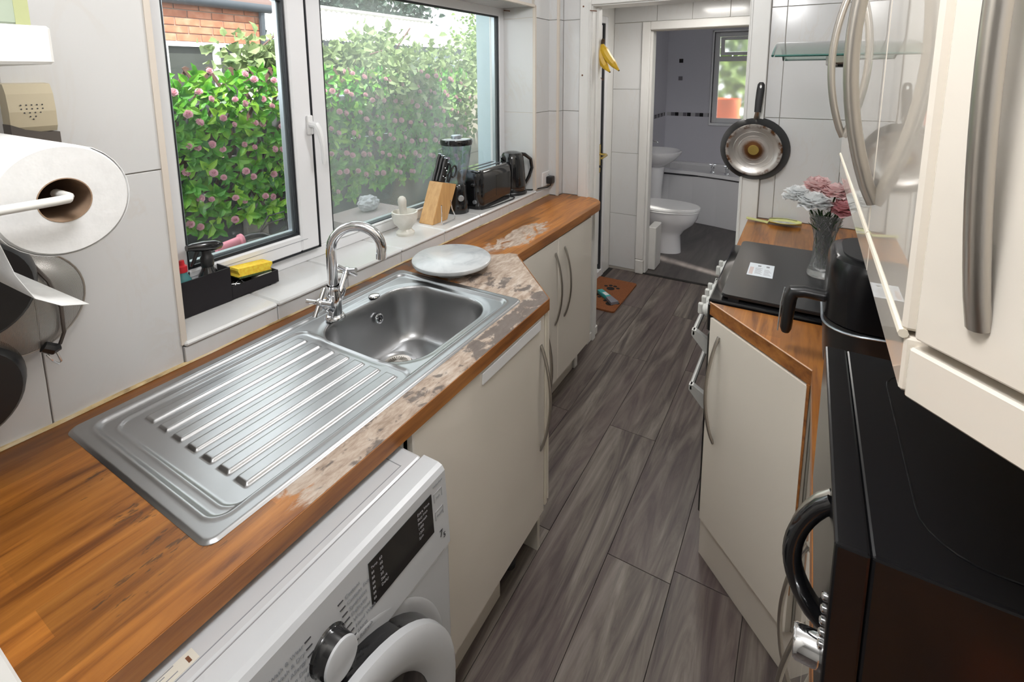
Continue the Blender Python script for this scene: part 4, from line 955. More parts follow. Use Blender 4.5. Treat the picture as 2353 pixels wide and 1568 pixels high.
# ---- frying pan on the back wall
fp = thing('frying_pan', 'black frying pan with stained steel base hanging by its handle on the back wall', 'frying pan', (1.05, 3.27, 1.24))
pc = (1.052, YB - 0.052, 1.233); mt = axis_mtx(pc, (0, -1, 0))
obj('pan_body', lathe(BM(), [(0.150, -0.046), (0.147, -0.046), (0.120, -0.002), (0.0, -0.002), (0.0, 0.001), (0.122, 0.001), (0.130, -0.006), (0.150, -0.044)], mtx=mt, seg=48), 'black_satin', fp, True)
def pan_base():
    m, nt, b = newmat('pan_base'); n = N(nt); v = n.obj(); f = n.noise(v, 9, 5, 0.6); g = n.noise(v, 22, 4, 0.6)
    vm = n.new('ShaderNodeVectorMath', operation='LENGTH'); vv = n.new('ShaderNodeVectorMath', operation='MULTIPLY'); n.link(v, vv.inputs[0]); vv.inputs[1].default_value = (1, 0, 1)
    sb = n.new('ShaderNodeVectorMath', operation='SUBTRACT'); n.link(vv.outputs[0], sb.inputs[0]); sb.inputs[1].default_value = (0.002, 0, -0.007); n.link(sb.outputs[0], vm.inputs[0]); r = vm.outputs['Value']
    stain = n.math('MAXIMUM', n.math('SUBTRACT', 1.0, n.step(n.math('ADD', r, n.math('MULTIPLY', f, 0.03)), 0.050, 0.078)), n.math('MULTIPLY', n.step(r, 0.098, 0.112), n.step(g, 0.45, 0.62)))
    n.link(n.mix(stain, (0.56, 0.53, 0.50), (0.11, 0.045, 0.015)), b.inputs['Base Color']); b.inputs['Metallic'].default_value = 0.85
    n.link(n.math('ADD', 0.28, n.math('MULTIPLY', stain, 0.3)), b.inputs['Roughness'])
pan_base()
pb = obj('base_disc', lathe(BM(), [(0.121, 0.001), (0.119, 0.0045), (0.103, 0.0045), (0.101, 0.003), (0.028, 0.003), (0.026, 0.004), (0, 0.004)], mtx=mt, seg=48), 'pan_base', fp, True)
obj('centre_boss', lathe(BM(), [(0.024, 0.004), (0.022, 0.006), (0, 0.006)], mtx=mt, seg=24), 'brass', pb, True)
for k in range(3): obj('base_ring', lathe(BM(), [(0.045 + 0.02 * k, 0.003), (0.046 + 0.02 * k, 0.0036), (0.047 + 0.02 * k, 0.003)], mtx=mt, seg=40), 'pan_base', pb, True)
hpts = [(1.054, YB - 0.020, 1.375), (1.056, YB - 0.034, 1.398), (1.058, YB - 0.040, 1.412)]
obj('handle_bracket', tube(BM(), hpts, [0.013, 0.010, 0.009], 8, flat=0.5), 'steel_brushed', fp, True)
hh = obj('handle', tube(BM(), [(1.058, YB - 0.040, 1.408), (1.060, YB - 0.034, 1.46), (1.063, YB - 0.024, 1.51), (1.064, YB - 0.018, 1.535), (1.064, YB - 0.017, 1.545)], [0.0085, 0.0095, 0.0100, 0.009, 0.005], 12, flat=1.65), 'black_matte', fp, True)
obj('hang_hole', lathe(BM(), [(0.0052, 0), (0.0052, 0.0006), (0, 0.0006)], mtx=axis_mtx((1.064, YB - 0.0325, 1.526), (0, -1, 0.2)) @ Matrix.Diagonal((0.8, 1.6, 1, 1)), seg=14), 'white_plastic', hh)
for zz, xx in ((1.378, 1.042), (1.378, 1.068)): obj('rivet', lathe(BM(), [(0.004, 0), (0.003, 0.002), (0, 0.002)], mtx=axis_mtx((xx, YB - 0.026, 1.368), (0, -1, 0.3)), seg=8), 'chrome', fp)
tag(obj('wall_hook', tube(BM(), [(1.064, YB - 0.001, 1.53), (1.064, YB - 0.030, 1.53), (1.064, YB - 0.034, 1.537)], 0.0022, 6), 'steel_brushed'), 'small steel hook holding the frying pan on the back wall', 'hook')

# ================================================================== ON THE SILL AND LEFT WORKTOP
ZSI = 0.9587
# ---- sink caddy
cd_ = thing('sink_caddy', 'black two-part sink caddy at the left end of the window sill', 'caddy', (-0.145, 1.44, ZSI))
def open_box(x0, x1, y0, y1, z0, z1, t, m, parent, name):
    b = BM(); bx(b, x0, x1, y0, y1, z0, z0 + t)
    for q in ((x0, x0 + t, y0, y1), (x1 - t, x1, y0, y1), (x0 + t, x1 - t, y0, y0 + t), (x0 + t, x1 - t, y1 - t, y1)): bx(b, *q, z0 + t, z1)
    return obj(name, b, m, parent)
open_box(-0.178, -0.112, 1.305, 1.440, ZSI + 0.002, 1.058, 0.003, 'caddy_black', cd_, 'tall_bin')
open_box(-0.176, -0.112, 1.441, 1.586, ZSI + 0.004, 1.000, 0.003, 'caddy_black', cd_, 'low_tray')
for yy in (1.32, 1.56):
    for xx in (-0.168, -0.122): obj('foot', lathe(BM(), [(0.006, 0), (0.005, 0.004)], (xx, yy, ZSI), 8), 'caddy_black', cd_)
sb = thing('spray_bottle', 'black trigger spray bottle standing in the sink caddy', 'spray bottle', (-0.145, 1.405, ZSI + 0.006))
SBX, SBY = -0.145, 1.398
obj('bottle', lathe(BM(), [(0, 0), (0.024, 0), (0.026, 0.004), (0.026, 0.072), (0.024, 0.085), (0.016, 0.098), (0.014, 0.106)], (SBX, SBY, ZSI + 0.006), 20), 'black_gloss', sb, True)
obj('collar', lathe(BM(), [(0.0155, 0.106), (0.0165, 0.112), (0.0165, 0.132), (0.012, 0.138), (0.012, 0.152)], (SBX, SBY, ZSI + 0.006), 18), 'black_satin', sb, True)
zt = ZSI + 0.006 + 0.163
hdd = obj('spray_head', tube(BM(), [(SBX, SBY - 0.050, zt + 0.008), (SBX, SBY - 0.038, zt + 0.007), (SBX, SBY - 0.01, zt + 0.002), (SBX, SBY + 0.02, zt - 0.004), (SBX, SBY + 0.040, zt - 0.008), (SBX, SBY + 0.046, zt - 0.009)], [0.008, 0.011, 0.015, 0.016, 0.011, 0.004], 12), 'black_gloss', sb, True)
obj('trigger', tube(BM(), [(SBX, SBY - 0.022, zt - 0.006), (SBX, SBY - 0.030, zt - 0.022), (SBX, SBY - 0.036, zt - 0.036), (SBX, SBY - 0.042, zt - 0.046)], [0.006, 0.005, 0.005, 0.003], 8), 'black_satin', hdd, True)
mat('teal_liquid', (0.06, 0.22, 0.23), 0.15, coat=0.5); mat('red_plastic', (0.55, 0.02, 0.03), 0.3)
ws = thing('soap_bottle', 'teal washing-up liquid bottle with red cap behind the wall edge', 'bottle', (-0.148, 1.335, ZSI + 0.006))
obj('bottle', lathe(BM(), [(0, 0), (0.022, 0), (0.024, 0.006), (0.024, 0.06), (0.020, 0.085), (0.011, 0.105), (0.010, 0.112)], (-0.148, 1.334, ZSI + 0.006), 20), 'teal_liquid', ws, True)
obj('cap', lathe(BM(), [(0.012, 0.110), (0.012, 0.126), (0.007, 0.130), (0.006, 0.142), (0, 0.143)], (-0.148, 1.334, ZSI + 0.006), 16), 'red_plastic', ws, True)
noisy('sponge_yellow', [(0.35, (0.78, 0.46, 0.03)), (0.65, (0.84, 0.66, 0.06))], (90, 90, 90), 3, 0.9, bump=0.4); noisy('scour_green', [(0.3, (0.03, 0.05, 0.02)), (0.7, (0.09, 0.13, 0.04))], (200, 200, 200), 2, 0.95, bump=0.4)
spg = thing('sponge', 'yellow washing-up sponge with green scouring side lying across the caddy tray', 'sponge', (-0.145, 1.53, 0.995))
mt = Matrix.Translation((-0.146, 1.520, 1.0135)) @ Matrix.Rotation(math.radians(-7), 4, 'X') @ Matrix.Rotation(0.05, 4, 'Z')
b = BM(); prism(b, [(-0.055, -0.004), (-0.050, 0.002), (-0.056, 0.014), (-0.055, 0.020), (0.055, 0.020), (0.057, 0.014), (0.050, 0.002), (0.055, -0.004)], -0.022, 0.022, 'x'); bmesh.ops.recalc_face_normals(b, faces=b.faces); bmesh.ops.transform(b, matrix=mt, verts=b.verts); so = obj('foam', b, 'sponge_yellow', spg)
b = BM(); bx(b, -0.022, 0.022, -0.050, 0.055, -0.011, -0.004, 0.001); bmesh.ops.transform(b, matrix=mt, verts=b.verts); obj('scouring_pad', b, 'scour_green', spg)
b = BM(); rnd = random.Random(3)
for k in range(26):
    c = Vector((-0.146, 1.476, 0.985)); pts = []
    for i in range(9):
        d = Vector((rnd.gauss(0, 1), rnd.gauss(0, 1), rnd.gauss(0, 0.7))).normalized(); pts.append(c + Vector((d.x * 0.024, d.y * 0.026, d.z * 0.014)) * rnd.uniform(0.6, 1))
    tube(b, pts, 0.0012, 3, False)
tag(obj('steel_scourer', b, 'chrome'), 'ball of steel wool in the low tray of the caddy', 'scourer')
mat('soap', (0.70, 0.68, 0.60), 0.5)
b = box(-0.168, -0.122, 1.528, 1.578, 0.978, 0.997, 0.007, 3); tag(obj('soap_bar', b, 'soap', None, True), 'pale bar of soap in the low tray under the sponge', 'soap')
# ---- marble cake stand
ms = thing('marble_board', 'round white marble board on a low foot beside the sink basin', 'serving board', (0.200, 2.055, 0.9))
MC = (0.200, 2.052, 0.9)
obj('disc', lathe(BM(), [(0, 0.026), (0.128, 0.026), (0.138, 0.030), (0.141, 0.036), (0.140, 0.043), (0.134, 0.048), (0, 0.0485)], MC, 64), 'marble', ms, True)
b = BM(); prism(b, [(math.cos(a) * 0.07 + MC[0] + 0.01, math.sin(a) * 0.07 + MC[1] - 0.01) for a in [PI * 2 * k / 12 for k in range(12)]], 0.9005, 0.9262); obj('foot', b, 'marble', ms)
# ---- pestle and mortar
mo = tag(obj('mortar', lathe(BM(), [(0, 0), (0.036, 0), (0.037, 0.010), (0.030, 0.016), (0.024, 0.024), (0.030, 0.034), (0.044, 0.048), (0.050, 0.066), (0.052, 0.086), (0.0515, 0.094), (0.046, 0.095), (0.043, 0.088), (0.038, 0.062), (0.02, 0.045), (0, 0.042)], (-0.096, 2.140, ZSI), 36), 'mortar_stone', None, True), 'cream stone mortar on the window sill left of the knife block', 'mortar')
b = BM(); lathe(b, [(0, 0), (0.014, 0.003), (0.017, 0.012), (0.014, 0.030), (0.015, 0.070), (0.0175, 0.094), (0.015, 0.106), (0.008, 0.113), (0, 0.114)], (0, 0, 0), 18, mtx=Matrix.Translation((-0.094, 2.135, ZSI + 0.046)) @ Matrix.Rotation(math.radians(6), 4, 'X')); tag(obj('pestle', b, 'mortar_stone', None, True), 'cream stone pestle standing upright in the mortar', 'pestle')
# ---- knife block with knives
KX0, KX1 = -0.150, -0.074
kb_ = thing('knife_block', 'light wooden knife block leaning back on the sill beside the blender', 'knife block', (-0.115, 2.33, ZSI))
b = BM(); prism(b, [(2.283, ZSI), (2.385, ZSI), (2.458, 1.104), (2.362, 1.130)], KX0, KX1, 'x'); bmesh.ops.recalc_face_normals(b, faces=b.faces); bmesh.ops.bevel(b, geom=b.edges[:], offset=0.002, segments=2, affect='EDGES'); obj('block', b, 'block_wood', kb_)
ax = Vector((0, 0.072, 0.160)).normalized()
KN = [(-0.138, 2.378, 0.125, 0.013, 'longest black-handled knife at the back of the knife block'), (-0.118, 2.376, 0.118, 0.0137, 'black-handled knife second from the back in the knife block'),
      (-0.096, 2.372, 0.108, 0.0137, 'black-handled knife at the front left of the knife block'), (-0.135, 2.405, 0.100, 0.0117, 'short black-handled knife in the rear row of the knife block'), (-0.112, 2.408, 0.092, 0.0117, 'shortest black-handled knife in the middle of the knife block')]
for x, y, L, r, lab in KN:
    z = 1.130 - (y - 2.362) * 0.29; p = Vector((x, y, z))
    t = thing('kitchen_knife', lab, 'knife', tuple(p), 0, 'knives in the wooden block')
    obj('handle', tube(BM(), [p + ax * 0.002, p + ax * 0.02, p + ax * (L * 0.5), p + ax * (L * 0.8), p + ax * L], [r * 0.95, r, r * 0.85, r * 1.1, r * 0.8], 10, flat=0.62), 'black_satin', t, True)
    for k in (0.25, 0.6): obj('rivet', lathe(BM(), [(0.0022, 0), (0.0016, 0.0008), (0, 0.0008)], mtx=axis_mtx(p + ax * (L * k) + Vector((0.62 * r * 0.9, 0, 0)), (1, 0, 0)), seg=8), 'chrome', t)
    obj('butt_cap', lathe(BM(), [(r * 0.85, 0), (r * 0.8, 0.003), (0, 0.0035)], mtx=axis_mtx(p + ax * (L - 0.002), ax), seg=10), 'spacer', t, True)
p = Vector((-0.088, 2.412, 1.116)); t = thing('kitchen_scissors', 'black-handled scissors at the right of the knife block', 'scissors', tuple(p))
s_ = Vector((0.25, 0.9, -0.4)).normalized()
for k in (-1, 1):
    pts = [p + ax * 0.004 + s_ * 0.004 * k]
    for i in range(13):
        a = -PI * 0.75 + 2 * PI * i / 12; pts.append(p + ax * (0.058 + 0.024 * math.sin(a) * 1.1) + s_ * (k * 0.018 + 0.014 * math.cos(a) * k))
    obj('finger_loop', tube(BM(), pts, 0.0042, 7), 'black_satin', t, True)
wr = [(-0.025, 2.285, 1.052), (-0.030, 2.292, 1.02), (-0.043, 2.305, 0.975), (-0.043, 2.312, ZSI + 0.003), (-0.043, 2.395, ZSI + 0.003), (-0.043, 2.402, 0.975), (-0.032, 2.365, 1.02), (-0.028, 2.352, 1.058)]
tag(obj('wire_easel', tube(BM(), wr, 0.0026, 8), 'chrome', None, True), 'bent chrome wire stand in front of the knife block', 'stand')
# ---- blender
bl = thing('blender', 'black jug blender with clear jug between knife block and toaster', 'blender', (-0.112, 2.514, ZSI))
BC = (-0.112, 2.514, ZSI)
obj('base', lathe(BM(), [(0, 0), (0.052, 0), (0.053, 0.012), (0.049, 0.05), (0.044, 0.10), (0.043, 0.128), (0.038, 0.135), (0, 0.136)], BC, 28), 'black_gloss', bl, True)
obj('dial', lathe(BM(), [(0.014, 0), (0.014, 0.008), (0.012, 0.010), (0, 0.010)], mtx=axis_mtx((-0.074, 2.486, ZSI + 0.075), (0.8, -0.6, 0)), seg=20), 'spacer', bl, True)
jg = obj('jug', lathe(BM(), [(0.040, 0.136), (0.046, 0.160), (0.058, 0.24), (0.070, 0.325), (0.0685, 0.325), (0.0565, 0.24), (0.0445, 0.16), (0.038, 0.142), (0, 0.140)], BC, 28), 'clear_glass', bl, True)
b = BM()
for k in range(4):
    a = 0.6 + PI / 2 * k; tube(b, [(BC[0] + 0.047 * math.cos(a), BC[1] + 0.047 * math.sin(a), BC[2] + 0.165), (BC[0] + 0.068 * math.cos(a), BC[1] + 0.068 * math.sin(a), BC[2] + 0.315)], 0.0022, 6)
obj('jug_rib', b, 'clear_glass', jg, True)
ja = Vector((-0.35, -0.94, 0)); jp = Vector(BC)
obj('jug_handle', tube(BM(), [jp + ja * 0.066 + Vector((0, 0, 0.305)), jp + ja * 0.090 + Vector((0, 0, 0.300)), jp + ja * 0.085 + Vector((0, 0, 0.25)), jp + ja * 0.072 + Vector((0, 0, 0.19)), jp + ja * 0.046 + Vector((0, 0, 0.18))], 0.006, 8), 'clear_glass', jg, True)
ld = obj('lid', lathe(BM(), [(0.072, 0.316), (0.075, 0.330), (0.072, 0.341), (0.056, 0.345), (0.030, 0.347), (0, 0.347)], BC, 28), 'black_gloss', bl, True)
obj('lid_plug', lathe(BM(), [(0.024, 0.345), (0.024, 0.356), (0.020, 0.359), (0, 0.360)], BC, 20), 'spacer', ld, True)
for s in (-1, 1): obj('lid_tab', box(BC[0] - 0.008, BC[0] + 0.008, BC[1] + s * 0.073 - 0.006, BC[1] + s * 0.073 + 0.006, ZSI + 0.326, ZSI + 0.338, 0.003), 'black_gloss', ld)
# ---- toaster
to = thing('toaster', 'black two-slice toaster with chrome top on the sill', 'toaster', (-0.10, 2.71, ZSI))
b = BM(); rings = []
for z, hx, hy in ((0.975, 0.074, 0.148), (1.00, 0.077, 0.151), (1.10, 0.077, 0.151), (1.132, 0.072, 0.146), (1.142, 0.062, 0.136)): rings.append([(x, y, z) for x, y in rrect(-0.100, 2.724, hx, hy, 0.035, 6)])
obj('shell', loft(BM(), rings), 'black_gloss', to, True)
b = BM(); prism(b, rrect(-0.100, 2.724, 0.056, 0.130, 0.018, 5), 1.1415, 1.1455); tp = obj('top_plate', b, 'chrome', to)
for xx in (-0.128, -0.086): obj('slot', box(xx, xx + 0.018, 2.612, 2.834, 1.1452, 1.1462), 'dark_print', tp)
b = BM(); prism(b, rrect(-0.100, 2.724, 0.070, 0.144, 0.03, 5), ZSI + 0.001, 0.976); obj('base', b, 'black_matte', to)
lv = obj('lever', box(-0.066, -0.046, 2.552, 2.572, 1.075, 1.088, 0.003), 'black_satin', to)
obj('lever_slot', box(-0.059, -0.053, 2.5720, 2.5745, 1.01, 1.12), 'dark_print', to)
obj('browning_dial', lathe(BM(), [(0.010, 0), (0.009, 0.008), (0, 0.009)], mtx=axis_mtx((-0.056, 2.574, 0.998), (0, -1, 0)), seg=16), 'spacer', to, True)
obj('side_panel', box(-0.0235, -0.022, 2.71, 2.84, 1.005, 1.105, 0.001), 'black_gloss', to)
# ---- kettle
KC = (-0.080, 2.962, ZSI)
ke = thing('kettle', 'black jug kettle on the sill next to the plug socket', 'kettle', KC)
obj('power_base', lathe(BM(), [(0, 0), (0.078, 0), (0.079, 0.008), (0.074, 0.016), (0, 0.017)], KC, 32), 'black_satin', ke, True)
obj('body', lathe(BM(), [(0.070, 0.018), (0.073, 0.024), (0.072, 0.05), (0.066, 0.14), (0.060, 0.195), (0.054, 0.210)], KC, 32), 'black_gloss', ke, True)
obj('silver_ring', lathe(BM(), [(0.0715, 0.030), (0.0727, 0.033), (0.0715, 0.036)], KC, 32), 'spacer', ke, True)
obj('lid', lathe(BM(), [(0.0545, 0.209), (0.048, 0.219), (0.025, 0.226), (0.010, 0.227), (0, 0.227)], KC, 28), 'black_gloss', ke, True)
sdv = Vector((-0.30, -0.95, 0)); hv = Vector((0.62, 0.78, 0)).normalized(); kp_ = Vector(KC)
obj('spout', tube(BM(), [kp_ + sdv * 0.040 + Vector((0, 0, 0.178)), kp_ + sdv * 0.060 + Vector((0, 0, 0.192)), kp_ + sdv * 0.078 + Vector((0, 0, 0.204))], [0.024, 0.016, 0.007], 10), 'black_gloss', ke, True)
obj('handle', tube(BM(), [kp_ + hv * 0.030 + Vector((0, 0, 0.212)), kp_ + hv * 0.070 + Vector((0, 0, 0.205)), kp_ + hv * 0.106 + Vector((0, 0, 0.178)), kp_ + hv * 0.114 + Vector((0, 0, 0.13)), kp_ + hv * 0.098 + Vector((0, 0, 0.085)), kp_ + hv * 0.068 + Vector((0, 0, 0.035))], [0.012, 0.013, 0.012, 0.0115, 0.011, 0.009], 10, flat=0.8), 'black_gloss', ke, True)
# ---- socket, plug and cables
so_ = thing('wall_socket', 'flush white wall socket by the pipe boxing above the worktop', 'socket', (0.0, 3.19, 1.0))
obj('face_plate', box(0.0, 0.008, 3.148, 3.232, 0.962, 1.042, 0.002), 'white_plastic', so_)
obj('screw', lathe(BM(), [(0.003, 0), (0.003, 0.001), (0, 0.001)], mtx=axis_mtx((0.008, 3.222, 1.022), (1, 0, 0)), seg=8), 'grey_print', so_)
pl = thing('plug', 'black three-pin plug pushed into the wall socket', 'plug', (0.03, 3.20, 0.985))
obj('plug_body', box(0.0085, 0.044, 3.186, 3.232, 0.974, 1.016, 0.007, 3), 'black_satin', pl, True)
obj('cable', tube(BM(), [(0.030, 3.208, 0.976), (0.031, 3.200, 0.964), (0.022, 3.175, 0.957), (0.004, 3.12, 0.9605), (-0.015, 3.06, 0.962), (-0.05, 3.03, 0.963)], 0.0035, 8), 'black_satin', pl, True)
tag(obj('toaster_cable', tube(BM(), [(-0.03, 2.59, ZSI + 0.004), (-0.010, 2.66, ZSI + 0.004), (-0.004, 2.76, ZSI + 0.004), (0.000, 2.84, ZSI + 0.004), (-0.012, 2.868, ZSI + 0.004), (-0.05, 2.872, ZSI + 0.005), (-0.10, 2.868, ZSI + 0.005)], 0.0032, 8), 'black_satin', None, True), 'thin black cable looping along the sill in front of the toaster', 'cable')

# ================================================================== LEFT FOREGROUND
noisy('tissue', [(0.3, (0.68, 0.68, 0.67)), (0.7, (0.74, 0.74, 0.73))], (60, 60, 60), 3, 0.95, bump=0.15)
mat('cardboard', (0.30, 0.20, 0.13), 0.9)
RC = Vector((0.622, 0.872, 1.470)); kr = thing('kitchen_roll', 'white kitchen paper roll seen end-on in the left foreground', 'paper roll', tuple(RC + Vector((-0.11, 0, -0.056))))
mt = axis_mtx(RC, (-1, 0, 0))
obj('paper', lathe(BM(), [(0.0225, 0.0), (0.054, 0.0), (0.0555, 0.002), (0.0565, 0.006), (0.0565, 0.225), (0.0225, 0.225)], mtx=mt, seg=64), 'tissue', kr, True)
obj('core', lathe(BM(), [(0.0226, -0.0005), (0.0226, 0.2255), (0.0216, 0.2255), (0.0216, -0.0005), (0.0226, -0.0005)], mtx=mt, seg=40), 'cardboard', kr, True)
b = BM(); A, B = [], []
prof = [(0.0575 * math.cos(a), 0.0575 * math.sin(a)) for a in [math.radians(60 - 12 * k) for k in range(20)]] + [(-0.055, -0.03), (-0.052, -0.06), (-0.045, -0.085), (-0.030, -0.098), (-0.012, -0.103)]
for i, (yy, zz) in enumerate(prof):
    t = max(0, i - 19) / 5
    A.append(b.verts.new(RC + Vector((-0.002 + 0.0 * t, yy + 0.02 * t, zz - 0.012 * t)))); B.append(b.verts.new(RC + Vector((-0.222, yy, zz))))
for i in range(len(A) - 1): b.faces.new((A[i], A[i + 1], B[i + 1], B[i]))
o = obj('loose_sheet', b, 'tissue', kr, True); md = o.modifiers.new('solid', 'SOLIDIFY'); md.thickness = 0.0006
mat('white_wire', (0.78, 0.77, 0.73), 0.35)
rh = thing('roll_holder', 'white wire kitchen roll holder fixed to the end wall', 'roll holder', (0.5, 0.76, 1.47))
obj('wire_arm', tube(BM(), [(0.60, RC.y, 1.4745), (0.632, RC.y, 1.4745), (0.642, RC.y - 0.004, 1.4745), (0.646, RC.y - 0.016, 1.475), (0.646, 0.80, 1.475), (0.640, 0.785, 1.475), (0.585, 0.770, 1.475)], 0.0045, 10), 'white_wire', rh, True)
obj('wall_plate', box(0.45, 0.595, 0.7505, 0.772, 1.455, 1.495, 0.003), 'white_wire', rh)
# ---- shelf with a carton on it
sh = tag(obj('wall_shelf', box(0.10, 0.510, 0.7505, 0.916, 1.607, 1.650, 0.003), 'paint_white'), 'thick white wall shelf at the top left corner', 'shelf')
noisy('carton_blue', [(0.3, (0.36, 0.42, 0.48)), (0.6, (0.56, 0.62, 0.68))], (20, 20, 70), 4, 0.6); mat('carton_green', (0.36, 0.42, 0.33), 0.5); mat('carton_lime', (0.40, 0.43, 0.22), 0.5)
ct = thing('carton', 'blue-grey carton with green end standing on the thick white shelf', 'carton', (0.4, 0.84, 1.650))
obj('carton_body', box(0.25, 0.505, 0.765, 0.868, 1.6503, 1.86, 0.002), 'carton_blue', ct); obj('carton_end', box(0.28, 0.505, 0.868, 0.900, 1.6503, 1.86, 0.002), 'carton_green', ct)
obj('carton_stripe', box(0.40, 0.5055, 0.888, 0.9005, 1.6503, 1.690), 'carton_lime', ct)
# ---- door chime
mat('aged_plastic', (0.58, 0.51, 0.36), 0.4); mat('dark_grille', (0.10, 0.085, 0.075), 0.5)
dc = thing('door_chime', 'yellowed plastic door chime on the left wall above the paper roll', 'door chime', (0.0, 1.02, 1.47))
b = BM(); prof = [(0.0, 1.492), (0.030, 1.492), (0.036, 1.502), (0.038, 1.53), (0.034, 1.562), (0.024, 1.580), (0.0, 1.582)]
prism(b, prof, 0.994, 1.060, 'y'); bmesh.ops.recalc_face_normals(b, faces=b.faces); cs = obj('case', b, 'aged_plastic', dc)
b = BM(); prism(b, [(0.993, 1.470), (1.061, 1.462), (1.061, 1.490), (1.035, 1.492), (1.012, 1.498), (0.993, 1.508)], 0.0, 0.0395, 'x'); bmesh.ops.recalc_face_normals(b, faces=b.faces); obj('lower_cover', b, 'dark_grille', dc)
for zz, n_ in ((1.542, 5), (1.535, 5), (1.528, 4), (1.521, 2), (1.516, 1)):
    for k in range(n_): obj('grille_hole', lathe(BM(), [(0.0014, 0), (0, 0.0003)], mtx=axis_mtx((0.0383 - 0.04 * max(0, zz - 1.535), 1.026 + 0.0075 * (k - (n_ - 1) / 2), zz), (1, 0, 0.1)), seg=6), 'dark_print', cs)
# ---- hanging pans and strainer
for (yc, zc, r, xo, lab) in ((0.895, 1.240, 0.096, 0.100, 'upper small black frying pan cut off by the left edge of the photo'), (0.868, 1.050, 0.098, 0.060, 'lower small black frying pan cut off by the left edge of the photo')):
    t = thing('frying_pan', lab, 'frying pan', (0.0, yc, zc), 0, 'small pans hanging on the left wall')
    mt = axis_mtx((xo, yc, zc), (1, 0, 0))
    obj('pan_body', lathe(BM(), [(r, -0.035), (r * 0.98, -0.036), (r * 0.80, -0.002), (0, -0.002), (0, 0.002), (r * 0.84, 0.002), (r * 0.9, -0.004), (r, -0.033)], mtx=mt, seg=40), 'black_satin', t, True)
    obj('handle', tube(BM(), [(xo - 0.02, yc, zc + r * 0.92), (xo - 0.03, yc, zc + r + 0.05), (xo - 0.045, yc, zc + r + 0.09)], 0.008, 8, flat=0.6), 'black_matte', t, True)
    obj('hook', tube(BM(), [(0.001, yc, zc + r + 0.085), (xo - 0.045, yc, zc + r + 0.085)], 0.002, 6), 'steel_brushed', t)
def meshmat():
    m, nt, b = newmat('wire_mesh'); n = N(nt); b.inputs['Base Color'].default_value = (0.34, 0.32, 0.29, 1); b.inputs['Metallic'].default_value = 0.7; b.inputs['Roughness'].default_value = 0.4
    tr = n.new('ShaderNodeBsdfTransparent'); mx = n.new('ShaderNodeMixShader'); v = n.obj()
    wv = n.new('ShaderNodeTexWave', wave_type='BANDS', bands_direction='Y'); wv.inputs['Scale'].default_value = 160; n.link(v, wv.inputs[0])
    w2 = n.new('ShaderNodeTexWave', wave_type='BANDS', bands_direction='Z'); w2.inputs['Scale'].default_value = 160; n.link(v, w2.inputs[0])
    f = n.math('MAXIMUM', n.step(wv.outputs['Fac'], 0.35, 0.65), n.step(w2.outputs['Fac'], 0.35, 0.65)); f = n.math('MULTIPLY', f, 0.9)
    n.link(f, mx.inputs[0]); n.link(tr.outputs[0], mx.inputs[1]); n.link(b.outputs[0], mx.inputs[2]); n.link(mx.outputs[0], nt.nodes['Material Output'].inputs[0])
meshmat()
sv = thing('strainer', 'wire mesh strainer with black handle tip hanging behind the pans', 'strainer', (0.0, 0.975, 1.17))
mt = axis_mtx((0.030, 0.972, 1.172), (1, 0, 0))
obj('mesh_bowl', lathe(BM(), [(0.098, -0.010), (0.092, 0.003), (0.07, 0.018), (0.04, 0.026), (0, 0.029)], mtx=mt, seg=40), 'wire_mesh', sv, True)
obj('rim', tube(BM(), [(0.021, 0.972 + 0.098 * math.cos(2 * PI * k / 40), 1.172 + 0.098 * math.sin(2 * PI * k / 40)) for k in range(41)], 0.0022, 6, False), 'steel_brushed', sv, True)
obj('cross_rib', tube(BM(), [(0.045, 0.985, 1.262), (0.060, 1.006, 1.215), (0.062, 1.018, 1.16), (0.052, 1.020, 1.105), (0.036, 1.016, 1.078)], 0.0035, 6), 'dark_grille', sv, True)
obj('handle_tip', tube(BM(), [(0.040, 0.990, 1.085), (0.042, 1.004, 1.074), (0.042, 1.014, 1.074)], [0.010, 0.011, 0.006], 8), 'black_satin', sv, True)
obj('hanging_loop', tube(BM(), [(0.042, 0.993, 1.068), (0.044, 1.000, 1.052), (0.044, 1.008, 1.042), (0.044, 1.012, 1.046), (0.042, 1.008, 1.066)], 0.0020, 6), 'chrome', sv, True)
# ---- orange thing at the lower right edge
mat('orange_skin', (0.85, 0.18, 0.01), 0.4)
b = BM(); lathe(b, [(0, 0.0), (0.024, 0.002), (0.038, 0.018), (0.041, 0.037), (0.036, 0.058), (0.02, 0.072), (0.006, 0.074), (0, 0.071)], (1.490, 1.060, 0.9003), 24); og = tag(obj('orange', b, 'orange_skin', None, True), 'bright orange on the worktop in front of the microwave', 'fruit')
obj('stalk_scar', lathe(BM(), [(0.004, 0.073), (0.003, 0.076), (0, 0.076)], (1.490, 1.060, 0.9003), 8), 'stem_green', og)

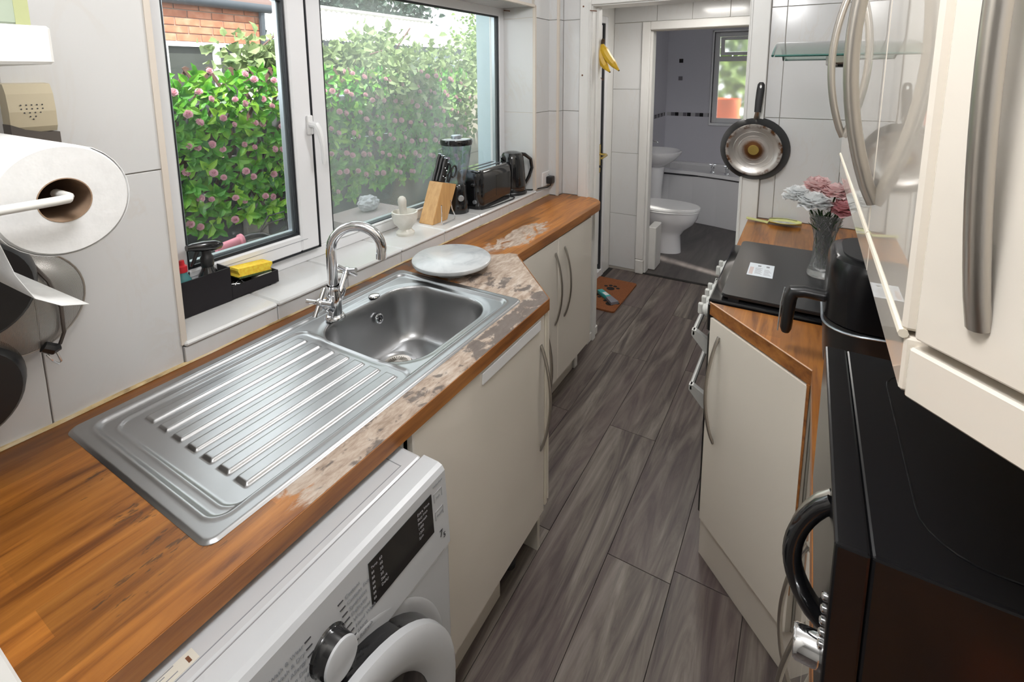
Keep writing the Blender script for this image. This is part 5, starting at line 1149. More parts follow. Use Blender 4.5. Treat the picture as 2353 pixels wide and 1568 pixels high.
# ================================================================== DOORWAY, LOBBY, BATHROOM
noisy('banana_skin', [(0.3, (0.52, 0.30, 0.015)), (0.6, (0.66, 0.42, 0.025))], (25, 25, 25), 3, 0.45); mat('banana_tip', (0.06, 0.035, 0.015), 0.8)
bn = thing('banana_bunch', 'two yellow bananas hanging from a hook on the door lining', 'bananas', (0.25, 3.40, 1.70))
for k, (e, m_) in enumerate((((0.292, 3.405, 1.598), (0.236, 3.40, 1.675)), ((0.345, 3.400, 1.606), (0.272, 3.395, 1.690)))):
    p0, p1, p2 = Vector((0.250, 3.400, 1.752)), Vector(m_), Vector(e); pts = []
    for i in range(13):
        t = i / 12; pts.append(p0 * (1 - t) ** 2 + (p1 * 1.0 + (p1 - (p0 + p2) / 2) * 0.6) * 2 * t * (1 - t) + p2 * t * t)
    rr = [0.007, 0.010, 0.015, 0.020, 0.0225, 0.023, 0.023, 0.023, 0.0225, 0.021, 0.018, 0.011, 0.005]
    bb = obj('banana', tube(BM(), pts, rr, 7), 'banana_skin', bn, True, 50); obj('tip', lathe(BM(), [(0.005, -0.002), (0.004, 0.005), (0, 0.006)], mtx=axis_mtx(pts[-1], pts[-1] - pts[-2]), seg=7), 'banana_tip', bb)
obj('stalk', tube(BM(), [(0.250, 3.40, 1.750), (0.248, 3.40, 1.768), (0.254, 3.40, 1.778)], [0.010, 0.007, 0.008], 7), 'banana_tip', bn, True)
for z, lab in ((1.765, 'rusty hook on the door lining carrying the bananas'), (1.555, 'empty hook on the door lining below the bananas')):
    tag(obj('cup_hook', tube(BM(), [(0.2285, 3.42, z + 0.01), (0.240, 3.415, z + 0.008), (0.248, 3.41, z - 0.003), (0.258, 3.40, z - 0.002), (0.262, 3.395, z + 0.008)], 0.0018, 6), 'rust', None, True), lab, 'hook')
tag(obj('nail', tube(BM(), [(0.216, 3.283, 1.922), (0.262, 3.268, 1.914)], 0.0025, 6), 'rust'), 'long rusty nail at the top left of the door frame', 'nail')
tag(obj('nail', tube(BM(), [(-0.178, 3.052, 1.925), (-0.135, 3.040, 1.918)], 0.003, 6), 'rust'), 'rusty nail at the top right corner of the window', 'nail')
for x, z, lab in ((0.180, 1.945, 'screw hole near the top of the left door architrave'), (0.179, 1.580, 'screw hole halfway up the left door architrave')):
    tag(obj('screw', lathe(BM(), [(0.005, 0), (0.004, 0.0015), (0, 0.002)], mtx=axis_mtx((x, YB - 0.016, z), (0, -1, 0)), seg=10), 'rust'), lab, 'screw')
# door mat and brush
noisy('coir', [(0.3, (0.16, 0.052, 0.018)), (0.7, (0.30, 0.105, 0.035))], (200, 200, 200), 3, 0.98, bump=0.5)
mt_ = thing('door_mat', 'rust-brown coir door mat with black paw prints in the lobby', 'door mat', (0.09, 4.03, 0.0))
b = BM(); prism(b, rrect(0.085, 4.02, 0.150, 0.265, 0.02, 4), 0.0005, 0.012); obj('pile', b, 'coir', mt_)
mat('mat_black', (0.012, 0.010, 0.009), 0.98)
for cx, cy in ((0.09, 4.10), (0.17, 3.86), (0.02, 3.90)):
    for dx, dy, r in ((0, 0, 0.030), (-0.045, 0.030, 0.014), (-0.016, 0.052, 0.015), (0.018, 0.052, 0.015), (0.047, 0.028, 0.014)):
        obj('paw_print', lathe(BM(), [(r, 0.012), (r, 0.0128), (0, 0.0128)], (cx + dx, cy + dy, 0), 12), 'mat_black', mt_)
mat('teal_plastic', (0.05, 0.38, 0.38), 0.4); mat('grey_plastic', (0.20, 0.20, 0.23), 0.35)
hb = thing('hand_brush', 'teal and grey dustpan brush lying across the door mat', 'brush', (0.15, 3.90, 0.013))
b = BM(); bx(b, -0.09, 0.035, -0.022, 0.022, 0, 0.028, 0.006, 2); mtx = Matrix.Translation((0.115, 3.935, 0.0135)) @ Matrix.Rotation(-0.68, 4, 'Z'); bmesh.ops.transform(b, matrix=mtx, verts=b.verts); obj('handle', b, 'teal_plastic', hb, True)
b = BM(); loft(b, [[(0.035, -0.022, 0.002), (0.035, 0.022, 0.002), (0.035, 0.022, 0.026), (0.035, -0.022, 0.026)], [(0.115, -0.030, 0.0), (0.115, 0.030, 0.0), (0.115, 0.030, 0.018), (0.115, -0.030, 0.018)]]); bmesh.ops.transform(b, matrix=mtx, verts=b.verts); obj('bristle_head', b, 'grey_plastic', hb)
b = BM(); bx(b, -0.03, 0.02, -0.014, 0.014, 0.0282, 0.0288); bmesh.ops.transform(b, matrix=mtx, verts=b.verts); obj('label', b, 'white_plastic', hb)
# toilet
tl = thing('toilet', 'white toilet with closed lid against the left bathroom wall', 'toilet', (0.15, 5.17, 0))
def oval(cx, cy, a0, a1, wd, n=28, sq=2.6):
    out = []
    for k in range(n):
        t = 2 * PI * k / n; c, s = math.cos(t), math.sin(t)
        x = (a1 if c > 0 else a0) * (abs(c) ** (2 / sq if c < 0 else 0.95)) * (1 if c > 0 else -1); y = wd * (abs(s) ** (2 / (sq if c < 0 else 2.1))) * (1 if s > 0 else -1)
        out.append((cx + x, cy + y))
    return out
TC = (0.20, 5.17)
rings = [[(x, y, z) for x, y in oval(*TC, a0, a1, wd)] for z, a0, a1, wd in ((0.001, 0.24, 0.165, 0.105), (0.16, 0.24, 0.155, 0.100), (0.21, 0.26, 0.19, 0.115), (0.27, 0.28, 0.26, 0.150), (0.33, 0.29, 0.295, 0.172), (0.385, 0.29, 0.305, 0.180))]
obj('pan', loft(BM(), rings), 'ceramic', tl, True)
b = BM(); prism(b, oval(*TC, 0.22, 0.310, 0.185, 36), 0.388, 0.402); obj('seat', b, 'white_plastic', tl, True)
b = BM(); prism(b, oval(*TC, 0.22, 0.312, 0.187, 36), 0.405, 0.428); bmesh.ops.bevel(b, geom=[e for e in b.edges if e.verts[0].co.z > 0.42 and e.verts[1].co.z > 0.42], offset=0.006, segments=2, affect='EDGES'); obj('lid', b, 'white_plastic', tl, True)
obj('cistern', box(BX0 + 0.002, -0.025, 4.99, 5.35, 0.40, 0.76, 0.012, 2), 'ceramic', tl)
obj('floor_screw', lathe(BM(), [(0.008, 0), (0, 0.004)], mtx=axis_mtx((0.06, 5.068, 0.055), (0, -1, 0.2)), seg=10), 'dark_print', tl)
# basin
bs = thing('pedestal_basin', 'white pedestal wash basin between the toilet and the bath', 'wash basin', (0.0, 5.75, 0))
rings = [[(x, y, z) for x, y in oval(-0.03, 5.75, a0, a1, wd)] for z, a0, a1, wd in ((0.66, 0.10, 0.09, 0.11), (0.72, 0.15, 0.17, 0.19), (0.79, 0.17, 0.235, 0.245), (0.815, 0.172, 0.245, 0.255), (0.822, 0.16, 0.23, 0.24), (0.80, 0.13, 0.20, 0.20), (0.73, 0.08, 0.12, 0.12), (0.71, 0.03, 0.04, 0.04))]
obj('bowl', loft(BM(), rings), 'ceramic', bs, True)
rings = [[(x, y, z) for x, y in oval(-0.05, 5.75, a, a, wd)] for z, a, wd in ((0.001, 0.105, 0.10), (0.08, 0.085, 0.085), (0.45, 0.085, 0.085), (0.66, 0.105, 0.11))]
obj('pedestal', loft(BM(), rings), 'ceramic', bs, True)
obj('tap', tube(BM(), [(-0.15, 5.75, 0.82), (-0.15, 5.75, 0.90), (-0.12, 5.75, 0.915), (-0.03, 5.75, 0.905), (-0.02, 5.75, 0.895)], [0.016, 0.016, 0.014, 0.011, 0.010], 10), 'chrome', bs, True)
obj('tap_lever', tube(BM(), [(-0.15, 5.75, 0.90), (-0.155, 5.75, 0.945), (-0.10, 5.75, 0.965)], 0.008, 8), 'chrome', bs, True)
# bath
bt = thing('bathtub', 'white bath with curved front panel along the bathroom back wall', 'bath', (0.6, 6.45, 0))
BF = [(-0.20, 6.17), (0.0, 6.19), (0.25, 6.185), (0.5, 6.13), (0.75, 6.05), (1.0, 5.99), (1.3, 5.97), (1.495, 5.98)]
b = BM(); prism(b, BF + [(1.495, 6.05)] + [(x, y + 0.025) for x, y in BF[::-1]][:0] + [(1.495, 6.30), (-0.20, 6.30)], 0.002, 0.50); obj('panel', b, 'acrylic', bt)
b = BM(); prism(b, [(x, y - 0.022) for x, y in BF] + [(1.495, 6.26), (-0.20, 6.26)], 0.52, 0.555); bx(b, -0.20, 1.495, 6.72, 6.798, 0.52, 0.555); bx(b, -0.20, -0.12, 6.26, 6.72, 0.52, 0.555); bx(b, 1.42, 1.495, 6.26, 6.72, 0.52, 0.555); obj('rim', b, 'ceramic', bt)
b = BM(); bx(b, -0.12, 1.42, 6.26, 6.72, 0.12, 0.14); bx(b, -0.12, 1.42, 6.26, 6.27, 0.14, 0.53); bx(b, -0.12, 1.42, 6.71, 6.72, 0.14, 0.53); bx(b, -0.12, -0.11, 6.27, 6.71, 0.14, 0.53); bx(b, 1.41, 1.42, 6.27, 6.71, 0.14, 0.53); obj('tub', b, 'ceramic', bt)
obj('rim_gap', box(-0.19, 0.3, 6.175, 6.19, 0.500, 0.520), 'dark_print', bt)
for xx, yy, lab in ((0.44, 6.20, 'chrome bath tap further from the frying pan'), (0.585, 6.165, 'chrome bath tap beside the hanging frying pan')):
    t = thing('bath_tap', lab, 'tap', (xx, yy, 0.555), 0, 'pillar taps on the bath rim')
    obj('pillar', lathe(BM(), [(0.024, 0), (0.024, 0.006), (0.013, 0.012), (0.015, 0.04), (0.020, 0.05), (0.012, 0.062), (0.009, 0.07)], (xx, yy, 0.555), 14), 'chrome', t, True)
    obj('spout', tube(BM(), [(xx, yy, 0.60), (xx, yy + 0.05, 0.612), (xx, yy + 0.085, 0.60), (xx, yy + 0.09, 0.585)], [0.013, 0.012, 0.010, 0.009], 8), 'chrome', t, True)
    for a in (0.4, 0.4 + PI / 2): obj('cross_handle', tube(BM(), [(xx - 0.032 * math.cos(a), yy - 0.032 * math.sin(a), 0.635), (xx + 0.032 * math.cos(a), yy + 0.032 * math.sin(a), 0.635)], [0.008, 0.006, ][:2], 8), 'chrome', t, True)
    obj('tap_top', lathe(BM(), [(0.010, 0.07), (0.011, 0.085), (0.006, 0.095), (0, 0.096)], (xx, yy, 0.555), 12), 'chrome', t, True)
fn = thing('extractor_fan', 'small white extractor fan high on the left bathroom wall', 'fan', (BX0, 6.2, 1.85))
obj('fan_cover', box(BX0 + 0.001, BX0 + 0.05, 5.66, 5.84, 1.74, 1.92, 0.012, 2), 'white_plastic', fn); obj('fan_grille', lathe(BM(), [(0.055, 0), (0.055, 0.004), (0, 0.006)], mtx=axis_mtx((BX0 + 0.05, 5.75, 1.83), (1, 0, 0)), seg=24), 'grey_print', fn)
bxp = tag(obj('pipe_cover', box(0.2085, 0.2725, YL + 0.115, YL + 0.30, 0.001, 0.36, 0.006), 'paint_white'), 'low white boxed pipe cover just inside the bathroom doorway', 'pipe cover')
# orange tub and greenery beyond the frosted window
mat('orange_plastic', (0.85, 0.16, 0.02), 0.5)
b = BM(); lathe(b, [(0, 0), (0.16, 0), (0.19, 1.52), (0.18, 1.52), (0.15, 0.02), (0, 0.02)], (0.36, 7.32, -0.249), 24); tag(obj('garden_tub', b, 'orange_plastic', None, True), 'tall orange tub seen as a glow through the frosted bathroom window', 'tub')

# ================================================================== OUTSIDE THE KITCHEN WINDOW
noisy('concrete', [(0.3, (0.22, 0.21, 0.20)), (0.7, (0.36, 0.35, 0.33))], (6, 6, 6), 5, 0.9, bump=0.2)
noisy('concrete_tan', [(0.3, (0.28, 0.25, 0.20)), (0.7, (0.42, 0.38, 0.32))], (5, 5, 9), 5, 0.9, bump=0.2)
noisy('fence_dark', [(0.3, (0.035, 0.04, 0.045)), (0.7, (0.09, 0.095, 0.10))], (8, 3, 3), 4, 0.85)
struct('ground', box(-14, -0.28, -4, 18, -0.35, -0.25), 'concrete'); struct('ground_back', box(-0.28, 4, 6.95, 12, -0.35, -0.25), 'concrete')
mat('blue_render', (0.50, 0.62, 0.68), 0.85)
struct('wall_pier', box(-0.405, -0.285, 3.12, 3.42, -0.25, 2.6), 'blue_render')
# boundary fence: posts and boards
fe = thing('boundary_fence', 'grey concrete post and board fence behind the flowered trellis', 'fence', (-1.32, 2.7, -0.25))
for yy in (0.35, 2.245, 4.14):
    obj('post', box(-1.33, -1.245, yy - 0.062, yy + 0.062, -0.25, 1.46, 0.006), 'concrete', fe)
for a, c in ((0.412, 2.183), (2.307, 4.078), (4.202, 6.0)):
    for k in range(6): piece('board', -1.315, -1.275, a + 0.004, c - 0.004, -0.22 + 0.28 * k + 0.004, -0.22 + 0.28 * (k + 1) - 0.004, 'fence_dark' if a < 4 else 'concrete_tan', fe, 0.004)
# artificial hedge on expanding trellis
def leafmat(name, dark, mid, light, trans=0.25):
    m, nt, b = newmat(name); n = N(nt); v = n.new('ShaderNodeNewGeometry').outputs['Position']; r = n.rnd()
    f = n.math('FRACT', n.math('ADD', n.noise(v, 14, 2, 0.5), n.math('MULTIPLY', r, 0.6)))
    c = n.ramp(f, [(0.2, dark), (0.5, mid), (0.8, light)])
    n.link(c, b.inputs['Base Color']); b.inputs['Roughness'].default_value = 0.4
    tl = n.new('ShaderNodeBsdfTranslucent'); n.link(c, tl.inputs[0]); mx = n.new('ShaderNodeMixShader'); mx.inputs[0].default_value = trans
    n.link(b.outputs[0], mx.inputs[1]); n.link(tl.outputs[0], mx.inputs[2]); n.link(mx.outputs[0], nt.nodes['Material Output'].inputs[0])
leafmat('hedge_leaf', (0.025, 0.13, 0.018), (0.075, 0.30, 0.025), (0.27, 0.52, 0.045))
leafmat('bramble_leaf', (0.03, 0.085, 0.04), (0.10, 0.20, 0.085), (0.26, 0.34, 0.15))
leafmat('conifer_leaf', (0.015, 0.035, 0.028), (0.03, 0.065, 0.045), (0.06, 0.10, 0.07), 0.1)
leafmat('tree_leaf', (0.06, 0.14, 0.03), (0.14, 0.26, 0.07), (0.30, 0.42, 0.14))
mat('trellis_wood', (0.11, 0.055, 0.045), 0.7); petalmat('pink_rose', (0.80, 0.40, 0.50), (0.82, 0.64, 0.68))
def leaf_verts(L, Wd, fold=0.35):
    return [(0, 0, 0), (L * 0.35, Wd * 0.5, Wd * fold), (L * 0.72, Wd * 0.38, Wd * fold * 0.6), (L, 0, -L * 0.12), (L * 0.72, -Wd * 0.38, Wd * fold * 0.6), (L * 0.35, -Wd * 0.5, Wd * fold), (L * 0.4, 0, 0), (L * 0.74, 0, -0.01 * L)]
LF = [(0, 6, 1), (6, 7, 2, 1), (7, 3, 2), (0, 5, 6), (6, 5, 4, 7), (7, 4, 3)]
def add_leaves(verts, faces, mtx, L, Wd):
    o = len(verts)
    for p in leaf_verts(L, Wd): verts.append(mtx @ Vector(p))
    for f in LF: faces.append(tuple(o + i for i in f))
def raw(name, verts, faces, m, parent):
    me = bpy.data.meshes.new(name); iv = wmat(parent).inverted() if parent else Matrix.Identity(4)
    me.from_pydata([iv @ Vector(p) for p in verts], [], faces); me.materials.append(M[m]); o = bpy.data.objects.new(name, me); COL.objects.link(o); o.parent = parent; return o
TXP = -1.185; TY0, TY1, TZ0, TZ1 = 1.25, 4.02, 0.90, 1.615
hg_ = thing('artificial_hedge', 'artificial ivy hedge with pink flowers on brown expanding trellis outside the window', 'hedge', (TXP, 2.6, TZ0))
sl = 0.62; L_ = 0.98
k = 0; y = TY0 - 0.7
while y < TY1:
    for s in (1, -1):
        ya, yb = y, y + (TZ1 - TZ0) * sl
        if s < 0: ya, yb = yb, ya
        za, zb_ = TZ0, TZ1 + 0.015
        if min(ya, yb) > TY0 - 0.05 and max(ya, yb) < TY1 + 0.05:
            b = BM(); A = Vector((TXP - 0.012 * (s > 0), ya, za)); B = Vector((TXP - 0.012 * (s > 0), yb, zb_)); d = (B - A).normalized(); n_ = Vector((1, 0, 0)).cross(d) * 0.008
            P = [A - n_, A + n_, B + n_, B - n_]; v0 = [b.verts.new(p) for p in P] ; v1 = [b.verts.new(p + Vector((0.006, 0, 0))) for p in P]
            b.faces.new(v0[::-1]); b.faces.new(v1)
            for i in range(4): b.faces.new((v0[i], v0[(i + 1) % 4], v1[(i + 1) % 4], v1[i]))
            bmesh.ops.recalc_face_normals(b, faces=b.faces); obj('trellis_slat', b, 'trellis_wood', hg_)
    y += 0.105
rnd = random.Random(11); leaf_me = []
for q in range(3):
    me = bpy.data.meshes.new('leaf'); me.from_pydata(leaf_verts(0.054 + 0.007 * q, 0.034), [], LF); me.materials.append(M['hedge_leaf']); leaf_me.append(me)
verts, faces, cnt = [], [], 0
def leaf_mtx(p, a, tilt, roll):
    # leaf lies roughly in the trellis plane, facing +x
    return Matrix.Translation(p) @ Matrix.Rotation(a, 4, 'X') @ Matrix.Rotation(-tilt, 4, 'Z') @ Matrix.Rotation(roll, 4, 'Y') @ Matrix(((0, 0, 1, 0), (1, 0, 0, 0), (0, 1, 0, 0), (0, 0, 0, 1)))
cl = []
yy = TY0
while yy < TY1:
    zz = TZ0 - 0.02
    while zz < TZ1 + 0.01:
        if rnd.random() < 0.90: cl.append((yy + rnd.uniform(-0.03, 0.03), zz + rnd.uniform(-0.03, 0.03)))
        zz += 0.050
    yy += 0.050
rnd.shuffle(cl)
for (cy, cz) in cl:
    if cz > TZ1: cz = TZ1
    a0 = rnd.uniform(0, 2 * PI); n_ = rnd.choice((4, 5, 5)); dx = rnd.uniform(0.0, 0.05)
    for j in range(n_):
        a = a0 + 2 * PI * j / n_ + rnd.uniform(-0.3, 0.3)
        mtx = leaf_mtx(Vector((TXP + 0.012 + dx + rnd.uniform(0, 0.015), cy, cz)), a, rnd.uniform(0.1, 0.75), rnd.uniform(-0.5, 0.5))
        if cnt < 300 and 1.5 < cy < 3.0 and dx > 0.02:
            o = bpy.data.objects.new('leaf', leaf_me[cnt % 3]); COL.objects.link(o); o.parent = hg_; o.matrix_basis = wmat(hg_).inverted() @ mtx; cnt += 1
        else: add_leaves(verts, faces, mtx, rnd.uniform(0.046, 0.066), rnd.uniform(0.028, 0.037))
o = raw('leaf_mass', verts, faces, 'hedge_leaf', hg_); o['kind'] = 'stuff'
fb = petal_head((0, 0, 0), 0.018, 5); fme = bpy.data.meshes.new('flower'); fb.to_mesh(fme); fb.free(); fme.materials.append(M['pink_rose'])
for k in range(215):
    o = bpy.data.objects.new('flower', fme); COL.objects.link(o); o.parent = hg_
    o.location = Vector((rnd.uniform(0.075, 0.105), TY0 + (TY1 - TY0) * ((k * 0.61803) % 1) - 2.6, (TZ1 - TZ0) * (((k * 0.7548) + rnd.uniform(-0.02, 0.02)) % 1)))
    o.rotation_euler = (rnd.uniform(-0.4, 0.4), math.radians(75) + rnd.uniform(-0.5, 0.3), rnd.uniform(-0.5, 0.5)); s = rnd.uniform(0.75, 1.1); o.scale = (s, s, s)
# brambles over the fence
def bramble(name, label, cat, spots, m, n, L, seed, stems=(), base=None):
    rnd = random.Random(seed); t = thing(name, label, cat, base); verts, faces = [], []
    for (cx, cy, cz, rx, ry, rz, k) in spots:
        for i in range(int(n * k)):
            d = Vector((rnd.gauss(0, 0.5), rnd.gauss(0, 0.5), rnd.gauss(0, 0.5)))
            p = Vector((cx + d.x * rx, cy + d.y * ry, cz + d.z * rz)); l = L * rnd.uniform(0.6, 1.25)
            add_leaves(verts, faces, leaf_mtx(p, rnd.uniform(0, 2 * PI), rnd.uniform(0.0, 1.3), rnd.uniform(-1, 1)), l, l * 0.72)
    o = raw('foliage', verts, faces, m, t); o['kind'] = 'stuff'
    for pts in stems: obj('stem', tube(BM(), pts, 0.006 if L < 0.3 else 0.05, 6), 'trellis_wood', t, True)
    return t
bramble('bramble_bush', 'pale green bramble leaves arching over the trellis top in both window panes', 'bush',
        [(-1.45, 2.55, 1.66, 0.12, 0.34, 0.13, 1.8), (-1.45, 2.95, 1.64, 0.15, 0.4, 0.14, 1.6), (-1.45, 3.35, 1.60, 0.2, 0.5, 0.20, 2.4), (-1.13, 3.25, 1.52, 0.06, 0.30, 0.18, 0.9), (-1.5, 3.95, 1.58, 0.2, 0.55, 0.22, 2.6), (-1.15, 3.95, 1.35, 0.10, 0.25, 0.25, 0.8), (-1.6, 3.50, 1.82, 0.15, 0.18, 0.12, 0.5), (-1.5, 4.5, 1.55, 0.2, 0.4, 0.25, 1.6)], 'bramble_leaf', 300, 0.066, 4,
        [[(-1.5, 2.3, 1.55), (-1.48, 2.5, 1.75), (-1.45, 2.68, 1.90), (-1.42, 2.85, 1.95)], [(-1.4, 2.9, 1.5), (-1.35, 3.1, 1.7), (-1.35, 3.35, 1.76)], [(-1.4, 3.3, 1.4), (-1.45, 3.6, 1.8), (-1.5, 3.8, 1.95)]], (-1.45, 3.2, -0.25))
# neighbour's brick outbuilding
noisy('brick_red', [(0.25, (0.30, 0.10, 0.055)), (0.55, (0.48, 0.19, 0.11)), (0.8, (0.58, 0.32, 0.22))], (9, 9, 9), 4, 0.85, bump=0.2)
mat('mortar_joint', (0.36, 0.27, 0.22), 0.95); mat('gutter', (0.05, 0.06, 0.075), 0.5); mat('roof_tile', (0.14, 0.09, 0.08), 0.8); mat('dark_room', (0.05, 0.055, 0.05), 0.4)
nb = thing('brick_outbuilding', 'red brick outbuilding with white framed window beyond the hedge', 'building', (-4.2, 3.0, -0.25))
b = BM(); bx(b, -5.0, -3.81, 1.4, 4.10, 1.90, 2.26); bx(b, -5.0, -3.81, 1.4, 2.2, -0.25, 1.90); bx(b, -5.0, -3.81, 3.95, 4.10, -0.25, 1.90); bx(b, -5.0, -3.81, 2.2, 3.95, -0.25, 0.9); obj('core_wall', b, 'mortar_joint', nb)
for r in range(5):
    z0 = 1.912 + 0.072 * r; y = 1.42 - (0.11 if r % 2 else 0)
    while y < 4.09:
        y0, y1 = max(y, 1.4), min(y + 0.215, 4.10)
        if y1 - y0 > 0.03: piece('brick', -3.812, -3.80, y0, y1, z0, z0 + 0.062, 'brick_red', nb, 0.002)
        y += 0.225
wf = obj('window_frame', box(-3.86, -3.79, 2.2, 3.95, 1.862, 1.906), 'upvc', nb)
for y0, y1 in ((2.2, 2.26), (2.96, 3.13), (3.55, 3.60), (3.89, 3.95)): obj('frame_post', box(-3.86, -3.79, y0, y1, 0.9, 1.862), 'upvc', wf)
for y0, y1 in ((2.26, 2.96), (3.13, 3.55), (3.60, 3.89)): obj('window_pane', box(-3.85, -3.84, y0, y1, 0.9, 1.862), 'dark_room', wf)
obj('gutter', tube(BM(), [(-3.74, 1.3, 2.285), (-3.74, 4.15, 2.285)], 0.05, 10), 'gutter', nb, True)
obj('downpipe', tube(BM(), [(-3.76, 4.06, 2.26), (-3.77, 4.06, 2.0), (-3.77, 4.06, 0.0)], 0.03, 8), 'gutter', nb, True)
b = BM(); prism(b, [(-3.70, 2.31), (-3.72, 2.34), (-4.6, 2.9), (-5.1, 2.6), (-5.1, 2.3)], 1.3, 4.18, 'y'); bmesh.ops.recalc_face_normals(b, faces=b.faces); obj('roof', b, 'roof_tile', nb)
# corrugated shed
noisy('corrugated', [(0.3, (0.60, 0.55, 0.50)), (0.7, (0.78, 0.74, 0.70))], (2, 2, 2), 3, 0.7); mat('shed_board', (0.20, 0.24, 0.26), 0.8)
sd_ = thing('garden_shed', 'shed with sunlit corrugated roof behind the brambles', 'shed', (-8, 10, -0.25))
obj('shed_wall', box(-9.0, -7.1, 6.6, 12.0, -0.25, 2.24), 'shed_board', sd_)
b = BM(); NCG = 220; e0, e1 = [], []
for i in range(NCG + 1):
    y = 6.4 + 5.8 * i / NCG; wv = 0.022 * math.sin(2 * PI * y / 0.146); e0.append(b.verts.new((-6.9, y, 2.27 + wv))); e1.append(b.verts.new((-8.2, y, 3.02 + wv)))
for i in range(NCG): b.faces.new((e0[i], e0[i + 1], e1[i + 1], e1[i]))
o = obj('corrugated_roof', b, 'corrugated', sd_, True); md = o.modifiers.new('solid', 'SOLIDIFY'); md.thickness = 0.012
obj('ridge_cap', tube(BM(), [(-8.2, 6.4, 3.04), (-8.2, 12.2, 3.04)], 0.07, 8), 'concrete', sd_, True)
obj('fascia', box(-7.05, -7.02, 6.5, 12.1, 2.10, 2.25), 'gutter', sd_)
# trees
def tree(name, label, base, trunk_h, spots, m, n, L, seed):
    t = bramble(name, label, 'tree', spots, m, n, L, seed, (), base)
    obj('trunk', tube(BM(), [base, (base[0] + 0.1, base[1], base[2] + trunk_h * 0.5), (base[0], base[1] + 0.1, base[2] + trunk_h)], [0.18, 0.14, 0.05], 8), 'trellis_wood', t, True); return t
tree('conifer_tree', 'dark conifer tree above the shed roof', (-11.5, 12.5, -0.25), 5.0, [(-11.5, 12.0 + 0.9 * i, 3.6 + 0.35 * (i % 2), 0.8, 0.9, 1.2, 1) for i in range(-3, 3)] + [(-11.0, 14.6, 3.5, 0.6, 0.8, 0.5, 0.7)], 'conifer_leaf', 420, 0.22, 21)
tree('leafy_tree', 'light green leafy tree at the right side of the window view', (-9.0, 17.0, -0.25), 4.5, [(-9.0, 16.9, 3.5, 1.0, 1.0, 1.3, 1.6), (-9.2, 16.0, 2.6, 0.9, 0.9, 0.8, 1.0), (-8.2, 14.6, 2.3, 0.5, 1.2, 0.5, 0.8)], 'tree_leaf', 420, 0.17, 22)
tree('leafy_tree', 'leafy tree standing behind the frosted bathroom window', (0.8, 8.9, -0.25), 2.8, [(0.5, 8.6, 1.7, 0.9, 0.3, 0.7, 3.0), (0.9, 8.9, 2.3, 0.9, 0.3, 0.7, 2.0)], 'tree_leaf', 300, 0.17, 23)
# bicycle handlebar and passage clutter
mat('pink_grip', (0.62, 0.22, 0.28), 0.5)
bk = thing('bicycle', 'bicycle handlebar with pink grip just outside the left window pane', 'bicycle', (-0.6, 1.9, -0.25))
hbp = [(-0.60, 1.765, 0.962), (-0.60, 1.80, 0.965), (-0.62, 1.86, 0.955), (-0.66, 1.93, 0.915), (-0.70, 2.00, 0.905), (-0.76, 2.08, 0.905), (-0.86, 2.18, 0.93), (-0.94, 2.25, 0.935)]
obj('handlebar', tube(BM(), hbp, 0.012, 10), 'black_satin', bk, True)
obj('grip', tube(BM(), [(-0.60, 1.668, 0.952), (-0.60, 1.678, 0.953), (-0.60, 1.755, 0.961), (-0.60, 1.760, 0.961), (-0.60, 1.770, 0.962)], [0.013, 0.0165, 0.0165, 0.024, 0.024], 14), 'pink_grip', bk, True)
for k in range(2): obj('brake_cable', tube(BM(), [(-0.61, 1.84, 0.955), (-0.62, 1.90, 0.99 + 0.03 * k), (-0.66, 2.0, 0.98 + 0.03 * k), (-0.72, 2.06, 0.90), (-0.74, 2.06, 0.75)], 0.003, 6), 'black_satin', bk, True)
obj('stem', tube(BM(), [(-0.72, 2.04, 0.905), (-0.73, 2.05, 0.80), (-0.70, 2.06, 0.45)], 0.017, 10), 'black_satin', bk, True)
obj('fork', tube(BM(), [(-0.70, 2.06, 0.50), (-0.66, 2.07, 0.05)], 0.016, 8), 'pink_grip', bk, True)
b = BM(); tube(b, [(-0.66 + 0.28 * math.sin(2 * PI * k / 24) * 0.75, 2.07 + 0.28 * math.sin(2 * PI * k / 24) * 0.66, 0.05 + 0.28 * math.cos(2 * PI * k / 24)) for k in range(25)], 0.02, 8, False); obj('wheel', b, 'black_matte', bk, True)
gs = thing('garden_table', 'small pale pink garden table outside the right window pane', 'table', (-0.72, 2.50, -0.25))
mat('pink_top', (0.30, 0.25, 0.25), 0.7)
b = BM(); prism(b, rrect(-0.72, 2.52, 0.13, 0.19, 0.05, 5), 0.835, 0.868); obj('top', b, 'pink_top', gs, True)
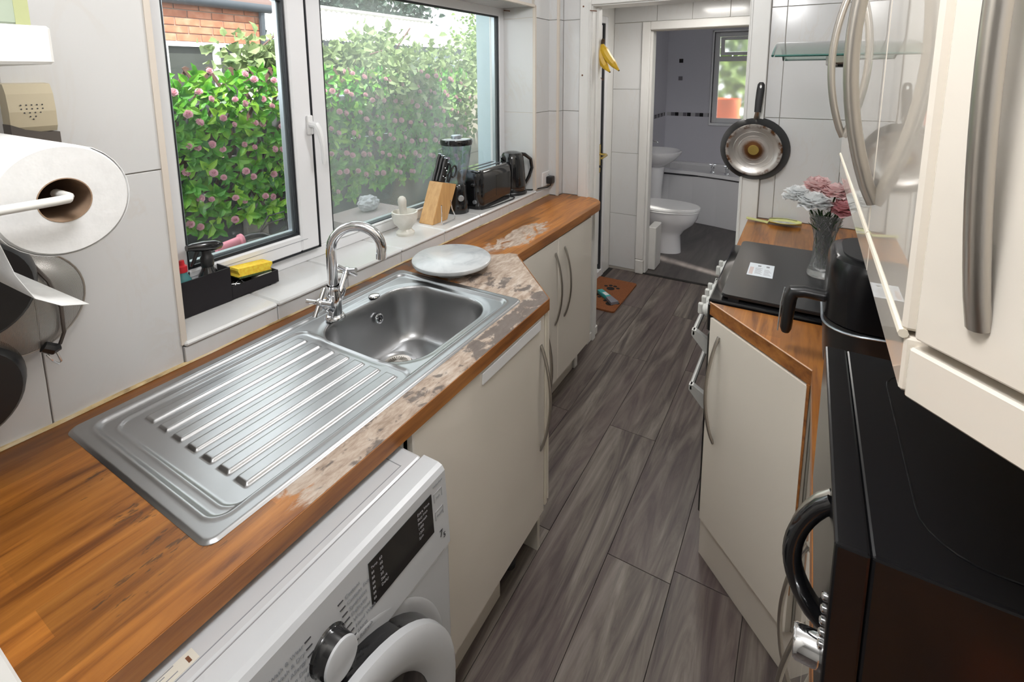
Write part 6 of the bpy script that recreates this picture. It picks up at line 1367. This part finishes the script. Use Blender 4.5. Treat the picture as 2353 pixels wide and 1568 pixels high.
for dx in (-0.09, 0.09):
    for dy in (-0.14, 0.14): obj('leg', tube(BM(), [(-0.72 + dx * 1.2, 2.52 + dy * 1.1, -0.249), (-0.72 + dx, 2.52 + dy, 0.836)], 0.015, 8), 'concrete', gs)
b = BM(); bmesh.ops.create_icosphere(b, subdivisions=4, radius=0.06)
for v in b.verts:
    d = v.co.normalized(); v.co = Vector((-0.74, 2.56, 0.910)) + Vector((d.x * 0.045, d.y * 0.06, d.z * 0.040)) * (1 + 0.35 * noise.noise(d * 3.1))
mat('white_cloth', (0.42, 0.42, 0.45), 0.8); tag(obj('crumpled_cloth', b, 'white_cloth'), 'crumpled white cloth lying on the pink garden table', 'cloth')
b = BM(); lathe(b, [(0, 0), (0.20, 0), (0.26, 0.10), (0.27, 0.80), (0.29, 0.82), (0.29, 0.90), (0, 0.93)], (-0.95, 1.55, -0.249), 24); mat('navy_plastic', (0.05, 0.075, 0.095), 0.4); tag(obj('water_butt', b, 'navy_plastic', None, True), 'dark blue round bin under the hedge at the left window pane', 'bin')
# ---- lamp fittings: kitchen bulbs added unseen for the point lights, lobby lamp
mat('lamp_diffuser', (0.8, 0.8, 0.78), 0.4, emit=(1.0, 0.96, 0.9), es=3.0)
for x, y, z, lab in ((1.06, 0.72, 2.16, 'added bare bulb fill lamp, out of view above the photographer'), (0.86, 2.10, 2.16, 'unseen bare bulb lamp between the sink and the cooker')):
    t = thing('unseen_bulb_lamp', lab, 'lamp', (x, y, ZT)); obj('ceiling_rose', lathe(BM(), [(0.05, -0.001), (0.045, -0.02), (0.012, -0.03)], (x, y, ZT), 20), 'white_plastic', t, True)
    obj('flex', tube(BM(), [(x, y, ZT - 0.03), (x, y, ZT - 0.045)], 0.003, 6), 'white_plastic', t); obj('bulb', lathe(BM(), [(0.012, -0.045), (0.03, -0.07), (0.032, -0.085), (0.02, -0.105), (0, -0.112)], (x, y, ZT), 16), 'lamp_diffuser', t, True)
t = thing('ceiling_lamp', 'square white ceiling lamp in the lobby', 'lamp', (0.65, 4.0, 2.089)); obj('lamp_plate', box(0.5, 0.8, 3.85, 4.15, 2.084, 2.089), 'lamp_diffuser', t)
